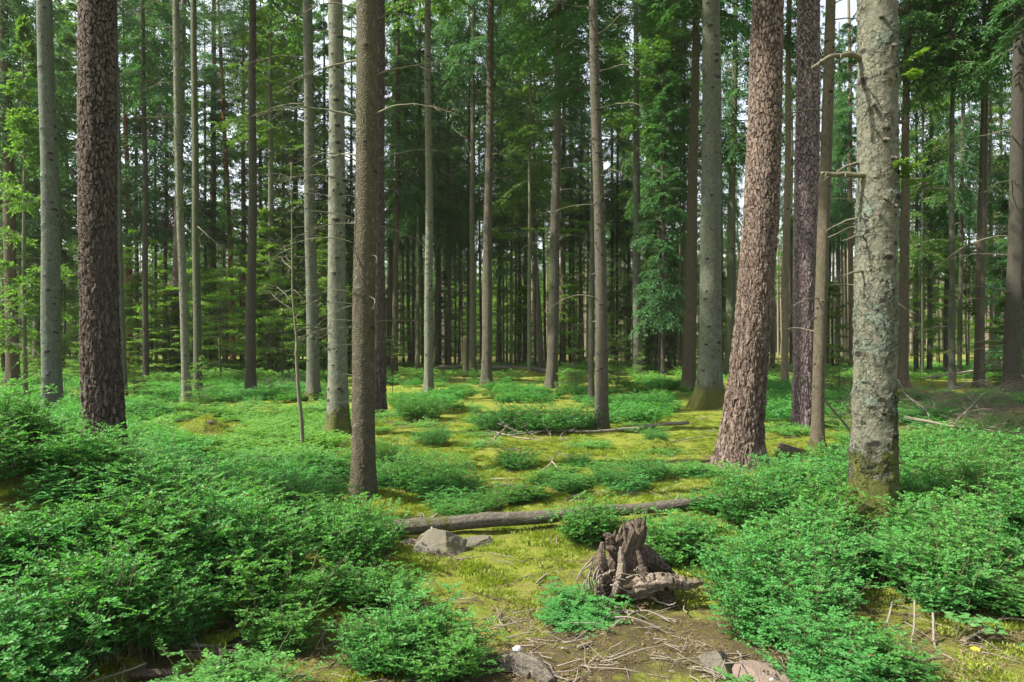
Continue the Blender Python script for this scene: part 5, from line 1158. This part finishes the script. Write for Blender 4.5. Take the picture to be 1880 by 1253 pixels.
# mossy stumps and mounds
def mound(name, px, py, rx, ry, h, label, cat, seed, top=None, mat='moss', sharp=1.):
    x, d, z = ground_at(px, py); m2 = MB(); n, sg = 26, 56
    uu = np.linspace(0, 1, n); tt = np.linspace(0, 2*np.pi, sg, endpoint=False); T, U = np.meshgrid(tt, uu)
    k = 1 + .45*(fbm(np.cos(T)*1.4+seed, np.sin(T)*1.4, U*0+seed)-.5)*2
    rr = (1-U)*k if sharp <= 1 else k*(1-U**sharp)
    Zm = h*(1-(1-U)**2.2 if sharp <= 1 else U) * (1+.25*(fbm(np.cos(T)*2+seed, np.sin(T)*2, U*2)-.5)*2) - .05*(1-U)
    V = np.stack([rx*rr*np.cos(T), ry*rr*np.sin(T), Zm], -1)
    V = V + .03*(fbm(V[..., 0]*9+seed, V[..., 1]*9, V[..., 2]*9)[..., None]-.5)*np.array([1, 1, 1.2])
    i, j = np.meshgrid(np.arange(n-1), np.arange(sg), indexing='ij'); j2 = (j+1) % sg
    m2.add(V.reshape(-1, 3), np.stack([i*sg+j, i*sg+j2, (i+1)*sg+j2, (i+1)*sg+j], -1).reshape(-1, 4))
    r = thing(name, (x, d, z), label, cat, 'mossy stumps and mounds'); link('moss_cover', m2.mesh('moss_cover', M[mat]), r)
    g = np.random.default_rng(seed); VV = V.reshape(-1, 3); VV = VV[VV[:, 2] > -.01]; k = int(min(5200, 2400*rx*2.2)); ii = g.integers(0, len(VV), k)
    m4 = MB(); m4.leaves(VV[ii] + g.normal(0, .02, (k, 3))*[1, 1, .3] - [0, 0, .006], np.stack([g.normal(0, .7, k), g.normal(0, .7, k), np.ones(k)*.8], 1), g.normal(0, 1, (k, 3)), g.uniform(.02, .05, k), g.uniform(.008, .014, k), .1, .5, tint=g.uniform(0, 1, k))
    link('moss_fronds', m4.mesh('moss_fronds', M['mossleaf'], False), r)
    if top:
        m3 = MB(); a, b, zz, R_ = top; m3.tube([(a, b, zz-.10), (a, b, zz-.02), (a+.01, b, zz+.012)], [R_*1.1, R_, R_*.93], 18, noise=.25, seed=seed, grain=True)
        link('stump_wood', m3.mesh('stump_wood', M['root']), r)
    return r
mound('mossy_stump', 380, 792, .55, .40, .27, 'low mossy stump with dark rotten top in the left carpet', 'tree stump', 2, (.14, -.10, .20, .11))
mound('mossy_stump', 1450, 842, .28, .24, .16, 'bright mossy flat topped stump right of the leaning pine', 'tree stump', 4, (-.02, -.03, .17, .17), sharp=5.)
mound('moss_mound', 1205, 828, .36, .22, .15, 'moss covered lump left of the leaning pine', 'mound', 6, sharp=4.)
mound('moss_mound', 1250, 778, .55, .40, .16, 'broad moss mound below the big fir roots', 'mound', 8)
mound('moss_mound', 845, 757, .60, .40, .13, 'brownish mossy hummock in the open centre', 'mound', 10)
mound('mossy_stump', 236, 690, .42, .35, .42, 'small far mossy stump right of the dark thick pine', 'tree stump', 12, sharp=5.)
mound('moss_mound', 545, 840, .60, .35, .07, 'flat yellow moss patch at the dead sapling foot', 'mound', 14)
mound('moss_mound', 700, 922, .55, .35, .09, 'mossy swell beside the front spruce foot', 'mound', 16)
mound('moss_mound', 960, 690, 1.0, .5, .30, 'distant moss cushion behind the straight centre spruce', 'mound', 18)
# distant fallen trunk and the broken snag
stick([(800, 690, .25), (900, 686, .25), (1000, 690, .22), (1060, 692, .2)], .13, .08, 'distant grey fallen trunk lying behind the centre spruces', 'log', 2, 'fallen_log')
stick([(1790, 700, .4), (1700, 706, .2)], .05, .03, 'distant pale fallen pole at the right', 'pale', 1, 'fallen_log')
x, d, z = ground_at(855, 692)
r = thing('broken_snag', (x, d, z), 'short broken trunk stump left of the dark greenish trunk', 'tree stump')
mb = MB(); mb.tube([(0, 0, -.1), (0, 0, .25), (-.02, 0, 1.0), (-.02, 0, 1.78), (0, 0, 1.82)], [.20, .14, .125, .12, .10], 16, noise=.12, seed=2, moss=.5, up=0., knot=0.); link('trunk', mb.mesh('trunk', M['spruce']), r, color=PAINT['dark'])

# the half buried grey wood at the bottom
x, d, z = ground_at(965, 1232); wd_ = thing('buried_root', (x, d, z), 'flat weathered grey root half buried at the bottom centre', 'root')
for q, (pts, rad) in enumerate([([(-.17, .09, .012), (-.06, .05, .03), (.05, -.04, .03), (.12, -.14, .0)], [.02, .045, .05, .03]), ([(-.14, .03, .0), (-.05, -.01, .02), (.02, -.08, .012)], [.015, .03, .02]), ([(.02, -.02, .02), (.10, -.04, .02), (.18, -.10, .0)], [.03, .025, .012])]):
    m2 = MB(); Q = curve_pts(pts, 30); m2.tube(Q, np.interp(np.linspace(0, 1, 30), np.linspace(0, 1, len(rad)), rad), 20, noise=.3, seed=q+20, grain=True); link('root', m2.mesh('root', M['log']), wd_)

# bramble and the yellow leaf
x, d, z = ground_at(1755, 1180)
br = thing('bramble', (x, d, z), 'trailing bramble with broad leaves at the bottom right', 'plant')
g = np.random.default_rng(9)
for q in range(7):
    a = g.uniform(-1.2, 1.6); Ln = g.uniform(.12, .34); s_ = np.linspace(0, 1, 10)
    P = np.stack([Ln*s_*math.cos(a), Ln*s_*math.sin(a)*.8, .11*np.sin(s_*2.4)], 1)
    m2 = MB(); m2.tube(P, np.linspace(.003, .0012, 10), 5); link('stem', m2.mesh('stem', M['stem']), br)
    m3 = MB()
    for t in (4, 6, 9):
        for da in (-.95, 0, .95):
            D = np.array([math.cos(a+da), math.sin(a+da), g.uniform(-.1, .3)]); w = g.uniform(.032, .052)
            m3.leaves([P[t]], [D], np.array([[0, -.3, 1.]]) + g.normal(0, .2, (1, 3)), w, w*.72, .12, .42, tint=g.uniform(0, 1, 1))
    link('leaves', m3.mesh('leaves', M['bramble'], False), br)
x, d, z = ground_at(1789, 1201)
mb = MB(); mb.leaves([(0, 0, .02), (0, 0, .02), (.004, 0, .02)], [(1, .2, .1), (.5, .8, .3), (-.5, .5, .2)], [(0, -.6, 1)]*3, [.036, .03, .026], [.026, .022, .02], .2)
tag(link('fallen_leaf', mb.mesh('fallen_leaf', M['yellow'], False), None, (x, d, z)), 'single yellow leaf beside the bramble', 'leaf')
# cones
cm = MB()
for q in range(7):
    a = np.linspace(0, 2*np.pi, 9, endpoint=False); R_ = .012*math.sin(math.pi*(q+.8)/8)+.003
    cm.leaves(np.stack([.4*R_*np.cos(a+q), .4*R_*np.sin(a+q), np.full(9, .006*q)], 1), np.stack([np.cos(a+q), np.sin(a+q), np.full(9, .5)], 1), np.array([[0, 0, 1.]]*9), R_, .009, .1)
CONE = cm.mesh('pine_cone', simple('cone_scales', (.05, .032, .02), (.13, .085, .05), 60), False)
for q, (px, py) in enumerate([(1240, 860), (1262, 872), (1290, 858), (1268, 890), (1300, 842), (1312, 872), (748, 908), (768, 912), (1322, 880), (1235, 876)]):
    x, d, z = ground_at(px, py); o = link('pine_cone', CONE, None, (x, d, z+.012)); o.rotation_euler = (1.4, q, q*2.1)
    tag(o, 'small brown cone lying on the moss left of the leaning pine' if px > 1000 else 'small brown cone lying on the moss right of the brown front spruce', 'cone', 'cones on the moss left of the leaning pine' if px > 1000 else 'cones beside the brown front spruce')

# ------------------------------------------------------------------ the far wood that closes the view
g = np.random.default_rng(21); mb = MB(); n_ = 430
A = g.uniform(-.80, .80, n_); Dd = np.sqrt(g.uniform(57**2, 122**2, n_)); xx = A*Dd; zz = terrain(xx, Dd)
wf = []
for i in range(n_):
    r = g.uniform(.08, .15); h = g.uniform(14, 21)
    mb.tube([(xx[i], Dd[i], zz[i]-.2), (xx[i]+g.normal(0, .15), Dd[i], zz[i]+h*.5), (xx[i]+g.normal(0, .3), Dd[i], zz[i]+h)], [r*1.1, r*.8, .03], 6, False, moss=0., up=0., knot=0.)
o = link('far_wood_trunks', mb.mesh('far_wood_trunks', M['spruce']), color=PAINT['tan']); tag(o, 'far off thin trunks that close the view in rows', 'wood', kind='stuff')
FCR = [CROWN['spruce', 0], CROWN['fir', 0], CROWN['fir', 2]]
s_ = g.uniform(.7, .95, n_); low = g.uniform(7, 12, n_); cs = (np.arange(n_) % 5 < 2) & (Dd > 96) & ((A < .28) | (Dd > 112))
scatter('far_wood_crowns', np.stack([xx, Dd, zz+low], 1)[cs], np.stack([s_, s_, (18-low)/13.5], 1)[cs], g.integers(0, 3, n_)[cs], np.stack([0*s_, 0*s_, g.uniform(0, 6.28, n_)], 1)[cs], FCR, 'needle crowns of the far off wood', 'wood')
q_ = 330
A2 = g.uniform(-.85, .85, q_); D2 = np.sqrt(g.uniform(112**2, 160**2, q_)); s2 = g.uniform(.9, 1.4, q_)
scatter('far_wood_crowns', np.stack([A2*D2, D2, terrain(A2*D2, D2) + g.uniform(0, 5, q_)], 1), np.stack([s2, s2, g.uniform(.9, 1.5, q_)], 1), g.integers(0, 3, q_), np.stack([0*s2, 0*s2, g.uniform(0, 6.28, q_)], 1), FCR, 'closed dark edge of the wood at the very back', 'wood')
m_ = 640
A = g.uniform(-.85, .85, m_); Dy = np.sqrt(g.uniform(70**2, 135**2, m_)); xx = A*Dy; s_ = g.uniform(1.0, 1.6, m_) + np.clip((Dy-72)/25, 0, 1.6)*g.uniform(.3, 1, m_)
kp_ = (A < .22) | (Dy > 100) | (g.uniform(0, 1, m_) < .35); s_ = np.where((A >= .22) & (Dy < 100), s_*.6, s_)
scatter('far_young_growth', np.stack([xx, Dy, terrain(xx, Dy)], 1)[kp_], np.stack([s_*1.2, s_*1.2, s_], 1)[kp_], g.integers(0, 3, m_)[kp_], np.stack([0*s_, 0*s_, g.uniform(0, 6.28, m_)], 1)[kp_], [CROWN['young', 0], CROWN['young', 1], CROWN['beech', 0]], 'young growth under the far off wood', 'wood')

# ------------------------------------------------------------------ light, sky, camera
SUN_EL, SUN_AZ = 48., -97.        # height; direction the light comes from, degrees from straight ahead (negative = left)
w = bpy.data.worlds.new('World'); SC.world = w; w.use_nodes = True
nt = w.node_tree; bg = nt.nodes['Background']; sky = nt.nodes.new('ShaderNodeTexSky'); sky.sky_type = 'NISHITA'; sky.sun_disc = False
sky.sun_elevation = math.radians(SUN_EL); sky.sun_rotation = math.radians(SUN_AZ); sky.dust_density = 2.5; sky.air_density = 1.2
hs = nt.nodes.new('ShaderNodeHueSaturation'); hs.inputs['Saturation'].default_value = .4; nt.links.new(sky.outputs[0], hs.inputs['Color']); nt.links.new(hs.outputs[0], bg.inputs[0]); bg.inputs[1].default_value = .115
sl = bpy.data.lights.new('sun', 'SUN'); sl.energy = 5.; sl.angle = math.radians(.6); sl.color = (1., .95, .85)
so = link('sun', sl); a, e = math.radians(SUN_AZ), math.radians(SUN_EL)
so.rotation_euler = Vector((-math.sin(a)*math.cos(e), -math.cos(a)*math.cos(e), -math.sin(e))).to_track_quat('-Z', 'Y').to_euler()
cam = bpy.data.cameras.new('camera'); cam.sensor_width = 36; cam.lens = 24; cam.clip_end = 2000; cam.clip_start = .05
co = link('camera', cam, None, (0, 0, CAMZ)); co.rotation_euler = (math.pi/2, 0, 0); SC.camera = co
SC.view_settings.view_transform = 'Standard'; SC.view_settings.look = 'None'; SC.view_settings.exposure = 1.62; SC.view_settings.gamma = 1
SC.cycles.max_bounces = 6; SC.cycles.diffuse_bounces = 4; SC.cycles.transmission_bounces = 4; SC.cycles.use_denoising = True

# ------------------------------------------------------------------ the air of the wood
HAZE = .0003
hm = bpy.data.materials.new('haze'); hm.use_nodes = True; ht = hm.node_tree; ht.nodes.clear()
ho = ht.nodes.new('ShaderNodeOutputMaterial'); hv = ht.nodes.new('ShaderNodeVolumePrincipled')
hv.inputs['Color'].default_value = (.96, .97, .86, 1); hv.inputs['Density'].default_value = HAZE; hv.inputs['Anisotropy'].default_value = .25
ht.links.new(hv.outputs[0], ho.inputs['Volume'])
E0, E1, N0, N1, B, T_ = gx[0]-5, gx[-1]+5, gy[0]-5, gy[-1]+5, float(Zg.min())-1, 31.
mb = MB(); mb.add([(E0, N0, B), (E1, N0, B), (E1, N1, B), (E0, N1, B), (E0, N0, T_), (E1, N0, T_), (E1, N1, T_), (E0, N1, T_)], [(3, 2, 1, 0), (4, 5, 6, 7), (0, 1, 5, 4), (1, 2, 6, 5), (2, 3, 7, 6), (3, 0, 4, 7)])
tag(link('haze', mb.mesh('haze', hm, False)), kind='stuff')
